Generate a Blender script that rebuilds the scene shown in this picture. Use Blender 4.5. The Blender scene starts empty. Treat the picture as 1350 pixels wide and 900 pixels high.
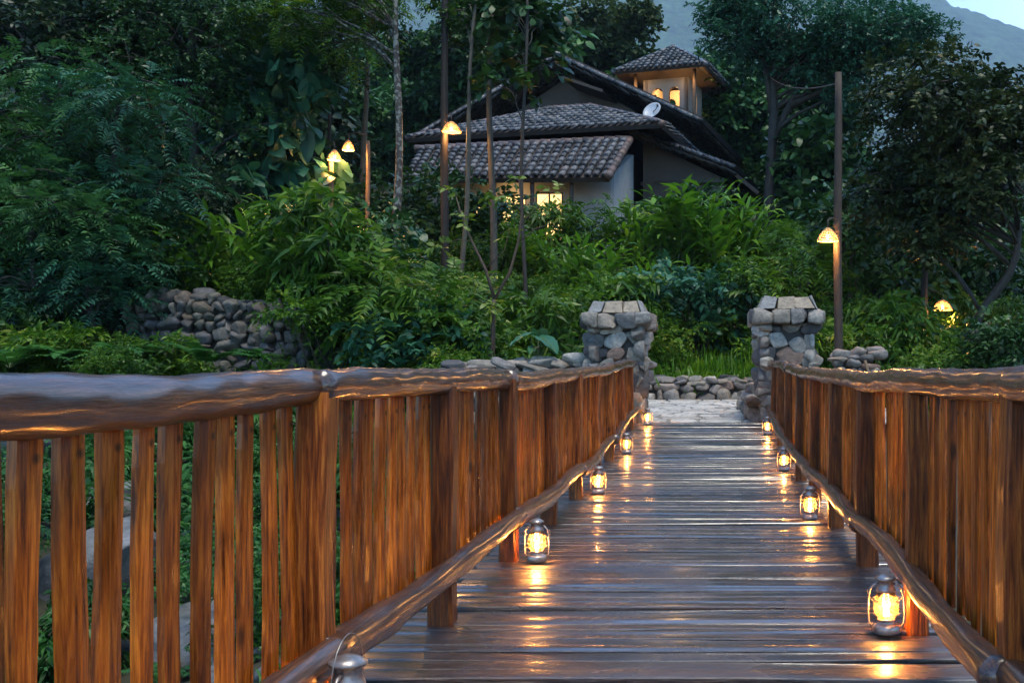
import bpy, math, random
import numpy as np
from mathutils import Vector, noise as mnoise

# ------------------------------------------------------------------ camera, light
SC = bpy.context.scene
COL = SC.collection
R = math.radians
F, VX, HY, CZ = 1300.0, 940.0, 488.0, 1.18       # focal length (px), vanishing point, eye height

cam_d = bpy.data.cameras.new('camera')
cam = bpy.data.objects.new('camera', cam_d); COL.objects.link(cam)
cam.location = (0, 0, CZ); cam.rotation_euler = (R(90), 0, 0)
cam_d.sensor_width = 36; cam_d.lens = F / 1350 * 36
cam_d.shift_x = -(VX - 675) / 1350; cam_d.shift_y = (HY - 450) / 1350
cam_d.clip_start = 0.05; cam_d.clip_end = 12000
SC.camera = cam

SUN_EL, SUN_ROT = 24.0, 30.0
w = bpy.data.worlds.new('World'); SC.world = w; w.use_nodes = True
nt = w.node_tree; nt.nodes.clear()
sky = nt.nodes.new('ShaderNodeTexSky'); sky.sky_type = 'NISHITA'; sky.sun_disc = False
sky.sun_elevation = R(SUN_EL); sky.sun_rotation = R(SUN_ROT)
sky.air_density = 1.4; sky.dust_density = 0.6; sky.ozone_density = 7.5; sky.altitude = 600
bg = nt.nodes.new('ShaderNodeBackground'); bg.inputs['Strength'].default_value = 0.075
wo = nt.nodes.new('ShaderNodeOutputWorld')
nt.links.new(sky.outputs[0], bg.inputs[0]); nt.links.new(bg.outputs[0], wo.inputs[0])

sun_d = bpy.data.lights.new('sun', 'SUN'); sun_d.energy = 0.85; sun_d.angle = R(24); sun_d.color = (1.0, .93, .80)
sun = bpy.data.objects.new('sun', sun_d); COL.objects.link(sun)
_sd = Vector((math.sin(R(SUN_ROT)) * math.cos(R(68)), -math.cos(R(SUN_ROT)) * math.cos(R(68)), math.sin(R(68))))
sun.rotation_euler = _sd.to_track_quat('Z', 'Y').to_euler()

SC.view_settings.view_transform = 'Standard'; SC.view_settings.look = 'None'
SC.view_settings.exposure = 2.55; SC.view_settings.gamma = 1.0
SC.view_settings.use_curve_mapping = False
SC.cycles.max_bounces = 6; SC.cycles.diffuse_bounces = 3; SC.cycles.glossy_bounces = 3
SC.cycles.transmission_bounces = 4; SC.cycles.transparent_max_bounces = 12; SC.cycles.volume_bounces = 0
SC.cycles.caustics_reflective = False; SC.cycles.caustics_refractive = False
SC.cycles.use_denoising = True; SC.cycles.sample_clamp_indirect = 6.0

LANTERN_W, LAMP_W = 9.0, 20.0

# ------------------------------------------------------------------ helpers
def rs(seed): return np.random.default_rng(seed)
def nrm(v):
    v = np.asarray(v, float); return v / np.maximum(np.linalg.norm(v, axis=-1, keepdims=True), 1e-9)
def P(px, py, d): return Vector(((px - VX) * d / F, d, CZ - (py - HY) * d / F))
def PX(px, d): return (px - VX) * d / F

class MB:
    """collects pieces, then builds ONE mesh object"""
    def __init__(s): s.V, s.Q, s.T, s.n = [], [], [], 0
    def add(s, V, Q=None, T=None):
        V = np.asarray(V, float).reshape(-1, 3)
        if Q is not None and len(Q): s.Q.append(np.asarray(Q, int).reshape(-1, 4) + s.n)
        if T is not None and len(T): s.T.append(np.asarray(T, int).reshape(-1, 3) + s.n)
        s.V.append(V); s.n += len(V); return s
    def arrays(s):
        V = np.concatenate(s.V) if s.V else np.zeros((0, 3))
        Q = np.concatenate(s.Q) if s.Q else np.zeros((0, 4), int)
        T = np.concatenate(s.T) if s.T else np.zeros((0, 3), int)
        return V, Q, T
    def mesh(s, name, mat, smooth=True):
        V, Q, T = s.arrays()
        me = bpy.data.meshes.new(name)
        me.vertices.add(len(V)); me.vertices.foreach_set('co', V.astype(np.float32).ravel())
        nl = len(Q) * 4 + len(T) * 3
        me.loops.add(nl); me.loops.foreach_set('vertex_index', np.concatenate([Q.ravel(), T.ravel()]).astype(np.int32))
        me.polygons.add(len(Q) + len(T))
        st = np.concatenate([np.arange(len(Q)) * 4, len(Q) * 4 + np.arange(len(T)) * 3]).astype(np.int32)
        me.polygons.foreach_set('loop_start', st)
        me.polygons.foreach_set('use_smooth', np.full(len(Q) + len(T), bool(smooth)))
        me.update(calc_edges=True); me.validate()
        if mat: me.materials.append(mat)
        return me
    def build(s, name, mat, parent=None, smooth=True, loc=None):
        o = bpy.data.objects.new(name, s.mesh(name, mat, smooth)); COL.objects.link(o)
        if parent: o.parent = parent
        if loc is not None: o.location = loc
        return o

def inst(name, me, parent=None, loc=(0, 0, 0), rot=(0, 0, 0), scale=1):
    o = bpy.data.objects.new(name, me); COL.objects.link(o)
    o.parent = parent; o.location = loc; o.rotation_euler = rot
    o.scale = (scale, scale, scale) if np.isscalar(scale) else scale
    return o
def tag(o, label, cat=None, group=None, kind=None):
    if label: o['label'] = label
    if cat: o['category'] = cat
    if group: o['group'] = group
    if kind: o['kind'] = kind
    return o
def thing(name, label, cat, loc=(0, 0, 0), rz=0, group=None):
    o = bpy.data.objects.new(name, None); COL.objects.link(o); o.empty_display_size = .2
    o.location = loc; o.rotation_euler = (0, 0, rz)
    return tag(o, label, cat, group)

def box(mb, c, s, rz=0, rx=0, bev=0.0):
    """bevelled-edge box: chamfered by insetting the faces"""
    x, y, z = np.array(s) / 2.0
    b = min(bev, x * .9, y * .9, z * .9)
    if b <= 0:
        V = np.array([[i * x, j * y, k * z] for k in (-1, 1) for j in (-1, 1) for i in (-1, 1)], float)
        Q = [[0, 2, 3, 1], [4, 5, 7, 6], [0, 1, 5, 4], [2, 6, 7, 3], [0, 4, 6, 2], [1, 3, 7, 5]]
        T = []
    else:
        V = []; idx = {}
        for k in (-1, 1):
            for j in (-1, 1):
                for i in (-1, 1):
                    for ax in range(3):
                        p = [i * (x - b), j * (y - b), k * (z - b)]
                        p[ax] += (i, j, k)[ax] * b
                        idx[(i, j, k, ax)] = len(V); V.append(p)
        V = np.array(V); Q = []; T = []
        for ax in range(3):
            o1, o2 = [a for a in range(3) if a != ax]
            for sgn in (-1, 1):
                ring = []
                for (u, v) in ((-1, -1), (1, -1), (1, 1), (-1, 1)):
                    c3 = [0, 0, 0]; c3[ax] = sgn; c3[o1] = u; c3[o2] = v
                    ring.append(idx[(*c3, ax)])
                Q.append(ring)
            for (u, v) in ((-1, -1), (1, -1), (1, 1), (-1, 1)):      # edges parallel to ax
                q = []
                for sgn, a in ((-1, o1), (-1, o2), (1, o2), (1, o1)):
                    c3 = [0, 0, 0]; c3[ax] = sgn; c3[o1] = u; c3[o2] = v
                    q.append(idx[(*c3, a)])
                Q.append(q)
        for k in (-1, 1):
            for j in (-1, 1):
                for i in (-1, 1): T.append([idx[(i, j, k, a)] for a in range(3)])
    if rx:
        c_, s_ = math.cos(rx), math.sin(rx)
        V = V @ np.array([[1, 0, 0], [0, c_, s_], [0, -s_, c_]])
    if rz:
        c_, s_ = math.cos(rz), math.sin(rz)
        V = V @ np.array([[c_, s_, 0], [-s_, c_, 0], [0, 0, 1]])
    mb.add(V + np.array(c), Q, T)

def tube(mb, pts, rad, n=8, caps=True, lump=0, seed=0):
    pts = np.asarray(pts, float); m = len(pts)
    rad = np.full(m, rad, float) if np.isscalar(rad) else np.asarray(rad, float)
    tg = nrm(np.gradient(pts, axis=0))
    ref = np.array([0, 0, 1.0]) if abs(tg[0][2]) < .9 else np.array([1.0, 0, 0])
    u = nrm(np.cross(ref, tg[0])); U = []
    for i in range(m):
        u = nrm(u - tg[i] * np.dot(u, tg[i])); U.append(u)
    U = np.array(U); W = np.cross(tg, U)
    a = np.linspace(0, 2 * np.pi, n, endpoint=False)
    r = rad[:, None] * np.ones((m, n))
    if lump:
        g = rs(seed)
        ph = g.uniform(0, 6.28, 4)
        s_ = np.linspace(0, 1, m)[:, None] * m * .35
        r = r * (1 + lump * (np.sin(2 * a[None] + s_ * .6 + ph[0]) * .5 + np.sin(3 * a[None] - s_ * 1.1 + ph[1]) * .35
                 + np.sin(s_ * 1.9 + ph[2]) * .4 + np.sin(a[None] * 5 + s_ * 2.3 + ph[3]) * .2) + g.normal(0, lump * .18, (m, n)))
    V = pts[:, None] + U[:, None] * (np.cos(a)[None, :, None] * r[..., None]) + W[:, None] * (np.sin(a)[None, :, None] * r[..., None])
    V = V.reshape(-1, 3)
    i, j = np.meshgrid(np.arange(m - 1), np.arange(n), indexing='ij'); j2 = (j + 1) % n
    Q = np.stack([i * n + j, i * n + j2, (i + 1) * n + j2, (i + 1) * n + j], -1).reshape(-1, 4)
    T = []
    if caps:
        V = np.vstack([V, pts[0], pts[-1]])
        b0, b1 = m * n, m * n + 1
        for k in range(n):
            T.append([b0, (k + 1) % n, k]); T.append([b1, (m - 1) * n + k, (m - 1) * n + (k + 1) % n])
    mb.add(V, Q, T)

def lathe(mb, prof, n=24, c=(0, 0, 0)):
    prof = np.asarray(prof, float); m = len(prof)
    a = np.linspace(0, 2 * np.pi, n, endpoint=False)
    V = np.stack([prof[:, None, 0] * np.cos(a), prof[:, None, 0] * np.sin(a), prof[:, None, 1] * np.ones(n)], -1).reshape(-1, 3)
    i, j = np.meshgrid(np.arange(m - 1), np.arange(n), indexing='ij'); j2 = (j + 1) % n
    Q = np.stack([i * n + j, i * n + j2, (i + 1) * n + j2, (i + 1) * n + j], -1).reshape(-1, 4)
    mb.add(V + np.array(c), Q)

def slab(mb, a, b, c, d, t):
    """solid slab: top quad a b c d (counter-clockwise seen from above), thickness t downward along its normal"""
    a, b, c, d = [np.array(p, float) for p in (a, b, c, d)]
    n = nrm(np.cross(b - a, d - a)) * t
    V = np.array([a, b, c, d, a - n, b - n, c - n, d - n])
    mb.add(V, [[0, 1, 2, 3], [7, 6, 5, 4], [0, 4, 5, 1], [1, 5, 6, 2], [2, 6, 7, 3], [3, 7, 4, 0]])

# ------------------------------------------------------------------ materials
def mat(name):
    m = bpy.data.materials.new(name); m.use_nodes = True
    t = m.node_tree; t.nodes.clear()
    out = t.nodes.new('ShaderNodeOutputMaterial')
    return m, t, out
def N(t, typ, **kw):
    n = t.nodes.new(typ)
    for k, v in kw.items():
        if k in n.inputs: n.inputs[k].default_value = v
        else: setattr(n, k, v)
    return n
def ramp(t, stops, interp='LINEAR'):
    n = t.nodes.new('ShaderNodeValToRGB'); cr = n.color_ramp; cr.interpolation = interp
    while len(cr.elements) < len(stops): cr.elements.new(0.5)
    for e, (p, c) in zip(cr.elements, stops):
        e.position = p; e.color = (c, c, c, 1) if np.isscalar(c) else (*c, 1)
    return n
def mixc(t, a, b, fac, mode='MIX'):
    n = t.nodes.new('ShaderNodeMix'); n.data_type = 'RGBA'; n.blend_type = mode
    for sock, v in ((n.inputs[0], fac), (n.inputs[6], a), (n.inputs[7], b)):
        if hasattr(v, 'is_linked') or hasattr(v, 'links'): t.links.new(v, sock)
        elif np.isscalar(v): sock.default_value = v if sock.type == 'VALUE' else (v, v, v, 1)
        else: sock.default_value = (*v, 1)
    return n.outputs[2]
def pos_scaled(t, sc):
    g = t.nodes.new('ShaderNodeNewGeometry'); v = t.nodes.new('ShaderNodeVectorMath'); v.operation = 'MULTIPLY'
    t.links.new(g.outputs['Position'], v.inputs[0]); v.inputs[1].default_value = sc
    return v.outputs[0], g
def bump(t, h, strength, dist, bsdf, prev=None):
    b = t.nodes.new('ShaderNodeBump'); b.inputs['Strength'].default_value = strength; b.inputs['Distance'].default_value = dist
    t.links.new(h, b.inputs['Height'])
    if prev: t.links.new(prev, b.inputs['Normal'])
    t.links.new(b.outputs[0], bsdf.inputs['Normal']); return b.outputs[0]

def leaf_mat(name, stops, rough=.42, transl=.25, spec=.3):
    m, t, out = mat(name)
    g = N(t, 'ShaderNodeNewGeometry'); r = ramp(t, stops)
    nz = N(t, 'ShaderNodeTexNoise', Scale=.9, Detail=2); t.links.new(g.outputs['Position'], nz.inputs['Vector'])
    mx = N(t, 'ShaderNodeMath', operation='MULTIPLY_ADD'); mx.inputs[1].default_value = .55
    t.links.new(g.outputs['Random Per Island'], mx.inputs[0])
    m2 = N(t, 'ShaderNodeMath', operation='MULTIPLY_ADD'); m2.inputs[1].default_value = 1.3; m2.inputs[2].default_value = -.42
    t.links.new(nz.outputs[0], m2.inputs[0]); t.links.new(m2.outputs[0], mx.inputs[2])
    t.links.new(mx.outputs[0], r.inputs[0])
    b = N(t, 'ShaderNodeBsdfPrincipled', Roughness=rough); b.inputs['Specular IOR Level'].default_value = spec
    t.links.new(r.outputs[0], b.inputs['Base Color'])
    tr = N(t, 'ShaderNodeBsdfTranslucent')
    tc = mixc(t, r.outputs[0], (.75, 1.0, .35), .5, 'MULTIPLY'); t.links.new(tc, tr.inputs[0])
    ms = N(t, 'ShaderNodeMixShader'); ms.inputs[0].default_value = transl
    t.links.new(b.outputs[0], ms.inputs[1]); t.links.new(tr.outputs[0], ms.inputs[2]); t.links.new(ms.outputs[0], out.inputs[0])
    return m

def wood_mat(name, axis, dark, mid, light, rough=.32, scale=1.0, island=False, coat=.0, bmp=.35, grime=.35, coatr=.14, spec=.5, cior=1.5, nails=False, vary=.8, puddles=False):
    """wood grain running along the given axis (world position based)"""
    m, t, out = mat(name)
    fine = [75 * scale] * 3; fine[axis] = 4.0 * scale
    big = [11 * scale] * 3; big[axis] = 1.5 * scale
    v1, g = pos_scaled(t, fine); v2, _ = pos_scaled(t, big)
    if island:                                   # shift the grain from board to board
        sh = N(t, 'ShaderNodeVectorMath', operation='ADD'); ml = N(t, 'ShaderNodeMath', operation='MULTIPLY'); ml.inputs[1].default_value = 57.0
        t.links.new(g.outputs['Random Per Island'], ml.inputs[0]); t.links.new(v1, sh.inputs[0]); t.links.new(ml.outputs[0], sh.inputs[1]); v1 = sh.outputs[0]
    n1 = N(t, 'ShaderNodeTexNoise', Scale=1.0, Detail=8, Roughness=.68, Distortion=.35); t.links.new(v1, n1.inputs['Vector'])
    n2 = N(t, 'ShaderNodeTexNoise', Scale=1.0, Detail=4, Roughness=.6, Distortion=.3); t.links.new(v2, n2.inputs['Vector'])
    r1 = ramp(t, [(.34, dark), (.50, mid), (.68, light)]); t.links.new(n1.outputs[0], r1.inputs[0])
    r2 = ramp(t, [(.3, .28), (.55, 1.0), (.8, 1.25)]); t.links.new(n2.outputs[0], r2.inputs[0])
    c = mixc(t, r1.outputs[0], r2.outputs[0], .75, 'MULTIPLY')
    if island:
        rr = ramp(t, [(0, .42), (.5, .85), (1, 1.5)]); t.links.new(g.outputs['Random Per Island'], rr.inputs[0])
        c = mixc(t, c, rr.outputs[0], .85, 'MULTIPLY')
    else:
        oi = N(t, 'ShaderNodeObjectInfo'); rr = ramp(t, [(0, .38), (.5, .95), (1, 1.5)]); t.links.new(oi.outputs['Random'], rr.inputs[0])
        c = mixc(t, c, rr.outputs[0], vary, 'MULTIPLY')
    n3 = N(t, 'ShaderNodeTexNoise', Scale=4.5, Detail=5); t.links.new(g.outputs['Position'], n3.inputs['Vector'])
    r3 = ramp(t, [(.50, 0.0), (.72, 1.0)]); t.links.new(n3.outputs[0], r3.inputs[0])
    gm = N(t, 'ShaderNodeMath', operation='MULTIPLY'); gm.inputs[1].default_value = grime; t.links.new(r3.outputs[0], gm.inputs[0])
    c = mixc(t, c, tuple(x * .5 for x in dark), gm.outputs[0])
    if axis == 2:                                # knots
        ks, _ = pos_scaled(t, (7, 7, 3.2)); vo = N(t, 'ShaderNodeTexVoronoi', Scale=1.0); t.links.new(ks, vo.inputs['Vector'])
        rk = ramp(t, [(.07, .12), (.16, 1.0)]); t.links.new(vo.outputs['Distance'], rk.inputs[0]); c = mixc(t, c, rk.outputs[0], .85, 'MULTIPLY')
    if nails:                                    # rusty nail heads near the top end of each slat
        tc_ = N(t, 'ShaderNodeTexCoord'); sp_ = N(t, 'ShaderNodeSeparateXYZ'); t.links.new(tc_.outputs['Object'], sp_.inputs[0])
        zz = N(t, 'ShaderNodeMath', operation='SUBTRACT'); zz.inputs[1].default_value = .895; t.links.new(sp_.outputs[2], zz.inputs[0])
        cb = N(t, 'ShaderNodeCombineXYZ'); t.links.new(sp_.outputs[1], cb.inputs[0]); t.links.new(zz.outputs[0], cb.inputs[1])
        ln = N(t, 'ShaderNodeVectorMath', operation='LENGTH'); t.links.new(cb.outputs[0], ln.inputs[0])
        rn = ramp(t, [(.006, .06), (.016, 1.0)]); t.links.new(ln.outputs['Value'], rn.inputs[0]); c = mixc(t, c, rn.outputs[0], .9, 'MULTIPLY')
    b = N(t, 'ShaderNodeBsdfPrincipled'); t.links.new(c, b.inputs['Base Color'])
    rg = ramp(t, [(.3, max(rough - .12, .05)), (.7, rough + .2)]); t.links.new(n2.outputs[0], rg.inputs[0]); t.links.new(rg.outputs[0], b.inputs['Roughness'])
    b.inputs['Specular IOR Level'].default_value = spec; b.inputs['Coat Weight'].default_value = coat; b.inputs['Coat Roughness'].default_value = coatr; b.inputs['Coat IOR'].default_value = cior
    if puddles:                                  # film of water lies in patches
        np_ = N(t, 'ShaderNodeTexNoise', Scale=1.5, Detail=5, Roughness=.6, Distortion=.8); t.links.new(g.outputs['Position'], np_.inputs['Vector'])
        rp_ = ramp(t, [(.36, .5), (.56, 1.0)]); t.links.new(np_.outputs[0], rp_.inputs[0]); t.links.new(rp_.outputs[0], b.inputs['Coat Weight'])
        rq_ = ramp(t, [(.36, .36), (.60, .16)]); t.links.new(np_.outputs[0], rq_.inputs[0]); t.links.new(rq_.outputs[0], b.inputs['Coat Roughness'])
    p = bump(t, n1.outputs[0], bmp, .006, b)
    bump(t, n2.outputs[0], bmp * .8, .02, b, p)
    t.links.new(b.outputs[0], out.inputs[0]); return m

def stone_mat(name, stops, rough=.55, moss=.25, scale=1.0):
    m, t, out = mat(name)
    g = N(t, 'ShaderNodeNewGeometry'); r = ramp(t, stops, 'LINEAR'); t.links.new(g.outputs['Random Per Island'], r.inputs[0])
    n1 = N(t, 'ShaderNodeTexNoise', Scale=13 * scale, Detail=10, Roughness=.72); t.links.new(g.outputs['Position'], n1.inputs['Vector'])
    n2 = N(t, 'ShaderNodeTexNoise', Scale=2.4 * scale, Detail=5); t.links.new(g.outputs['Position'], n2.inputs['Vector'])
    r1 = ramp(t, [(.28, .22), (.5, .95), (.72, 1.7)]); t.links.new(n1.outputs[0], r1.inputs[0])
    c = mixc(t, r.outputs[0], r1.outputs[0], .8, 'MULTIPLY')
    r2 = ramp(t, [(.52, 0.0), (.7, 1.0)]); t.links.new(n2.outputs[0], r2.inputs[0])
    mm = N(t, 'ShaderNodeMath', operation='MULTIPLY'); mm.inputs[1].default_value = moss; t.links.new(r2.outputs[0], mm.inputs[0])
    c = mixc(t, c, (.045, .055, .022), mm.outputs[0])
    b = N(t, 'ShaderNodeBsdfPrincipled'); t.links.new(c, b.inputs['Base Color'])
    rg = ramp(t, [(.35, rough - .15), (.7, rough + .2)]); t.links.new(n1.outputs[0], rg.inputs[0]); t.links.new(rg.outputs[0], b.inputs['Roughness'])
    bump(t, n1.outputs[0], .9, .035, b); t.links.new(b.outputs[0], out.inputs[0]); return m

def plain_mat(name, col, rough=.5, metal=0.0, var=.35, sc=6.0, bmp=.2):
    m, t, out = mat(name)
    g = N(t, 'ShaderNodeNewGeometry'); n1 = N(t, 'ShaderNodeTexNoise', Scale=sc, Detail=6, Roughness=.6)
    t.links.new(g.outputs['Position'], n1.inputs['Vector'])
    r = ramp(t, [(.3, tuple(x * (1 - var) for x in col)), (.7, tuple(min(x * (1 + var), 1) for x in col))]); t.links.new(n1.outputs[0], r.inputs[0])
    b = N(t, 'ShaderNodeBsdfPrincipled', Roughness=rough, Metallic=metal); t.links.new(r.outputs[0], b.inputs['Base Color'])
    if bmp: bump(t, n1.outputs[0], bmp, .01, b)
    t.links.new(b.outputs[0], out.inputs[0]); return m

def emit_mat(name, col, strength):
    m, t, out = mat(name); e = N(t, 'ShaderNodeEmission'); e.inputs[0].default_value = (*col, 1); e.inputs[1].default_value = strength
    t.links.new(e.outputs[0], out.inputs[0]); return m

def bark_mat(name, c0, c1, lichen=0.0, sc=14, vine=(.5, .5, .45)):
    m, t, out = mat(name)
    v, g = pos_scaled(t, (sc, sc, sc * .25)); n1 = N(t, 'ShaderNodeTexNoise', Scale=1, Detail=7, Roughness=.65); t.links.new(v, n1.inputs['Vector'])
    r = ramp(t, [(.3, c0), (.7, c1)]); t.links.new(n1.outputs[0], r.inputs[0]); c = r.outputs[0]
    if lichen:
        n2 = N(t, 'ShaderNodeTexNoise', Scale=11, Detail=4); t.links.new(g.outputs['Position'], n2.inputs['Vector'])
        r2 = ramp(t, [(.5, 0.0), (.56, 1.0)]); t.links.new(n2.outputs[0], r2.inputs[0])
        mm = N(t, 'ShaderNodeMath', operation='MULTIPLY'); mm.inputs[1].default_value = lichen; t.links.new(r2.outputs[0], mm.inputs[0])
        c = mixc(t, c, vine, mm.outputs[0])
    b = N(t, 'ShaderNodeBsdfPrincipled', Roughness=.75); t.links.new(c, b.inputs['Base Color'])
    bump(t, n1.outputs[0], .7, .03, b); t.links.new(b.outputs[0], out.inputs[0]); return m

def glass_mat(name):
    """thin sooty lantern glass: mostly clear, a little milky, a little mirror"""
    m, t, out = mat(name)
    tr = N(t, 'ShaderNodeBsdfTransparent'); tr.inputs[0].default_value = (1, .93, .8, 1)
    tl = N(t, 'ShaderNodeBsdfTranslucent'); tl.inputs[0].default_value = (1, .72, .4, 1)
    gl = N(t, 'ShaderNodeBsdfGlossy', Roughness=.08)
    g = N(t, 'ShaderNodeNewGeometry'); nz = N(t, 'ShaderNodeTexNoise', Scale=25, Detail=3); t.links.new(g.outputs['Position'], nz.inputs['Vector'])
    rp = ramp(t, [(.35, .05), (.7, .15)]); t.links.new(nz.outputs[0], rp.inputs[0])
    a = N(t, 'ShaderNodeMixShader'); t.links.new(rp.outputs[0], a.inputs[0]); t.links.new(tr.outputs[0], a.inputs[1]); t.links.new(tl.outputs[0], a.inputs[2])
    fr = N(t, 'ShaderNodeFresnel', IOR=1.45)
    b = N(t, 'ShaderNodeMixShader'); t.links.new(fr.outputs[0], b.inputs[0]); t.links.new(a.outputs[0], b.inputs[1]); t.links.new(gl.outputs[0], b.inputs[2])
    t.links.new(b.outputs[0], out.inputs[0]); return m

M = {}
M['picket'] = wood_mat('picket_wood', 2, (.080, .014, .0014), (.42, .088, .0065), (.76, .215, .020), rough=.30, coat=.16, spec=.40, scale=1.25, nails=True, vary=1.0)
M['log'] = wood_mat('log_wood', 1, (.010, .0038, .001), (.085, .029, .0055), (.25, .090, .016), rough=.42, coat=.75, bmp=1.3, grime=.7, coatr=.20, scale=1.5, cior=1.75)
M['post'] = wood_mat('post_wood', 2, (.030, .006, .0012), (.22, .052, .0065), (.50, .165, .024), rough=.42, coat=.06, bmp=.7, spec=.32)
M['deck'] = wood_mat('deck_wood', 0, (.008, .004, .003), (.036, .019, .012), (.10, .058, .038), rough=.36, island=True, coat=1.0, bmp=1.0, grime=.3, coatr=.17, scale=1.4, cior=1.85, puddles=True, spec=.8)
M['beam'] = plain_mat('beam_wood', (.12, .085, .06), .6)
M['tin'] = plain_mat('lantern_tin', (.34, .31, .29), .36, .75, .4, 30)
M['wire'] = plain_mat('wire', (.35, .33, .30), .4, .9, .2, 20, 0)
M['glass'] = glass_mat('lantern_glass')
M['flame'] = emit_mat('flame', (1, .42, .085), 12)
M['bulb'] = emit_mat('bulb', (1, .50, .15), 8)
M['window_glow'] = emit_mat('window_glow', (1, .62, .24), .42)
M['rattan'] = plain_mat('rattan', (.50, .30, .12), .6, 0, .3, 12, .2)
M['pole'] = bark_mat('pole_wood', (.004, .0032, .003), (.017, .012, .009), 0)
M['pole_brown'] = bark_mat('pole_brown', (.012, .008, .005), (.055, .034, .020), 0)
M['pole_pale'] = bark_mat('pole_pale', (.08, .05, .03), (.22, .15, .09), 0)
M['bark'] = bark_mat('bark', (.008, .006, .005), (.034, .025, .018), .2, vine=(.04, .05, .025))
M['bark_lichen'] = bark_mat('bark_lichen', (.015, .012, .009), (.055, .043, .034), .8, vine=(.19, .20, .175))
M['bark_pale'] = bark_mat('bark_pale', (.032, .026, .020), (.11, .088, .062), .4, vine=(.06, .07, .04))
M['bark_red'] = bark_mat('bark_red', (.03, .016, .010), (.10, .055, .035), .3, vine=(.06, .07, .03))
M['stem'] = plain_mat('stem', (.06, .09, .025), .5, 0, .3, 8, 0)
G = [('leaf_forest', [(0, (.008, .020, .008)), (.45, (.018, .058, .016)), (.8, (.042, .11, .024)), (1, (.09, .16, .03))], .40, .2),
     ('leaf_teal', [(0, (.012, .040, .022)), (.5, (.028, .105, .058)), (1, (.055, .17, .09))], .40, .25),
     ('leaf_ginger', [(0, (.018, .060, .008)), (.4, (.064, .168, .014)), (.8, (.150, .30, .022)), (1, (.30, .36, .03))], .36, .38),
     ('leaf_bush', [(0, (.012, .040, .007)), (.5, (.050, .130, .012)), (.85, (.12, .22, .018)), (1, (.24, .26, .03))], .42, .36),
     ('leaf_fern', [(0, (.010, .040, .010)), (.5, (.030, .120, .022)), (1, (.075, .20, .035))], .45, .3),
     ('leaf_yellow', [(0, (.05, .09, .012)), (.5, (.12, .19, .022)), (1, (.26, .27, .04))], .40, .35),
     ('leaf_dark', [(0, (.007, .016, .008)), (.5, (.015, .038, .016)), (.8, (.032, .066, .022)), (1, (.10, .085, .03))], .42, .15),
     ('leaf_brownish', [(0, (.010, .018, .007)), (.5, (.026, .046, .015)), (.8, (.055, .075, .022)), (1, (.12, .10, .035))], .45, .2),
     ('leaf_light', [(0, (.014, .048, .016)), (.5, (.038, .118, .036)), (1, (.085, .20, .05))], .45, .25),
     ('leaf_olive', [(0, (.020, .036, .012)), (.5, (.045, .075, .022)), (1, (.09, .12, .04))], .48, .25)]
for nm, st, ro, tl in G: M[nm] = leaf_mat(nm, st, ro, tl)
STONES = [(0, (.03, .031, .036)), (.12, (.09, .088, .09)), (.35, (.19, .165, .135)), (.5, (.12, .122, .13)), (.72, (.24, .215, .175)), (.88, (.17, .11, .075)), (1, (.30, .28, .25))]
M['stone'] = stone_mat('stone', [(0, (.022, .021, .026)), (.12, (.07, .067, .066)), (.3, (.22, .185, .145)), (.45, (.12, .118, .122)), (.62, (.30, .27, .22)), (.78, (.17, .145, .115)), (.88, (.20, .12, .085)), (1, (.36, .34, .30))])
M['cap_stone'] = stone_mat('cap_stone', [(0, (.13, .13, .132)), (.5, (.22, .215, .20)), (.8, (.26, .19, .11)), (1, (.32, .31, .29))], .5, .15)
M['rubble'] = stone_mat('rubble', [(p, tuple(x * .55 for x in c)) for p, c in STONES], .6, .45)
M['boulder'] = stone_mat('boulder', [(0, (.09, .095, .10)), (.5, (.14, .142, .145)), (1, (.19, .185, .175))], .45, .4, .8)
M['mortar'] = plain_mat('mortar', (.035, .031, .027), .85, 0, .3, 12, .4)
M['path_mortar'] = plain_mat('path_mortar', (.20, .19, .17), .7, 0, .3, 9, .3)
M['paving'] = stone_mat('paving', [(0, (.40, .39, .36)), (.5, (.54, .53, .49)), (1, (.64, .62, .57))], .38, .12)
M['tile'] = stone_mat('roof_tile', [(0, (.014, .015, .018)), (.4, (.040, .044, .052)), (.75, (.095, .102, .115)), (1, (.14, .125, .12))], .30, .25)
M['tile_red'] = stone_mat('roof_tile_red', [(0, (.05, .035, .033)), (.5, (.11, .075, .068)), (1, (.20, .11, .08))], .42, .3)
M['roof_under'] = plain_mat('roof_timber', (.030, .020, .014), .7, 0, .3, 5, .2)
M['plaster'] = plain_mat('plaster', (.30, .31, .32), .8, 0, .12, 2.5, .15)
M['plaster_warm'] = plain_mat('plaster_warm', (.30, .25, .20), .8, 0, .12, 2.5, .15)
M['plaster_shaded'] = plain_mat('plaster_shaded', (.075, .062, .052), .85, 0, .2, 1.5, .15)  # plaster with the shade under the roofs put into its colour
M['frame_dark'] = plain_mat('dark_timber', (.040, .024, .015), .55, 0, .3, 8, .2)
M['soil'] = plain_mat('soil', (.030, .030, .016), .9, 0, .6, 1.6, .6)
M['dish'] = plain_mat('dish_metal', (.42, .43, .44), .45, .2, .1, 8, 0)

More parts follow.
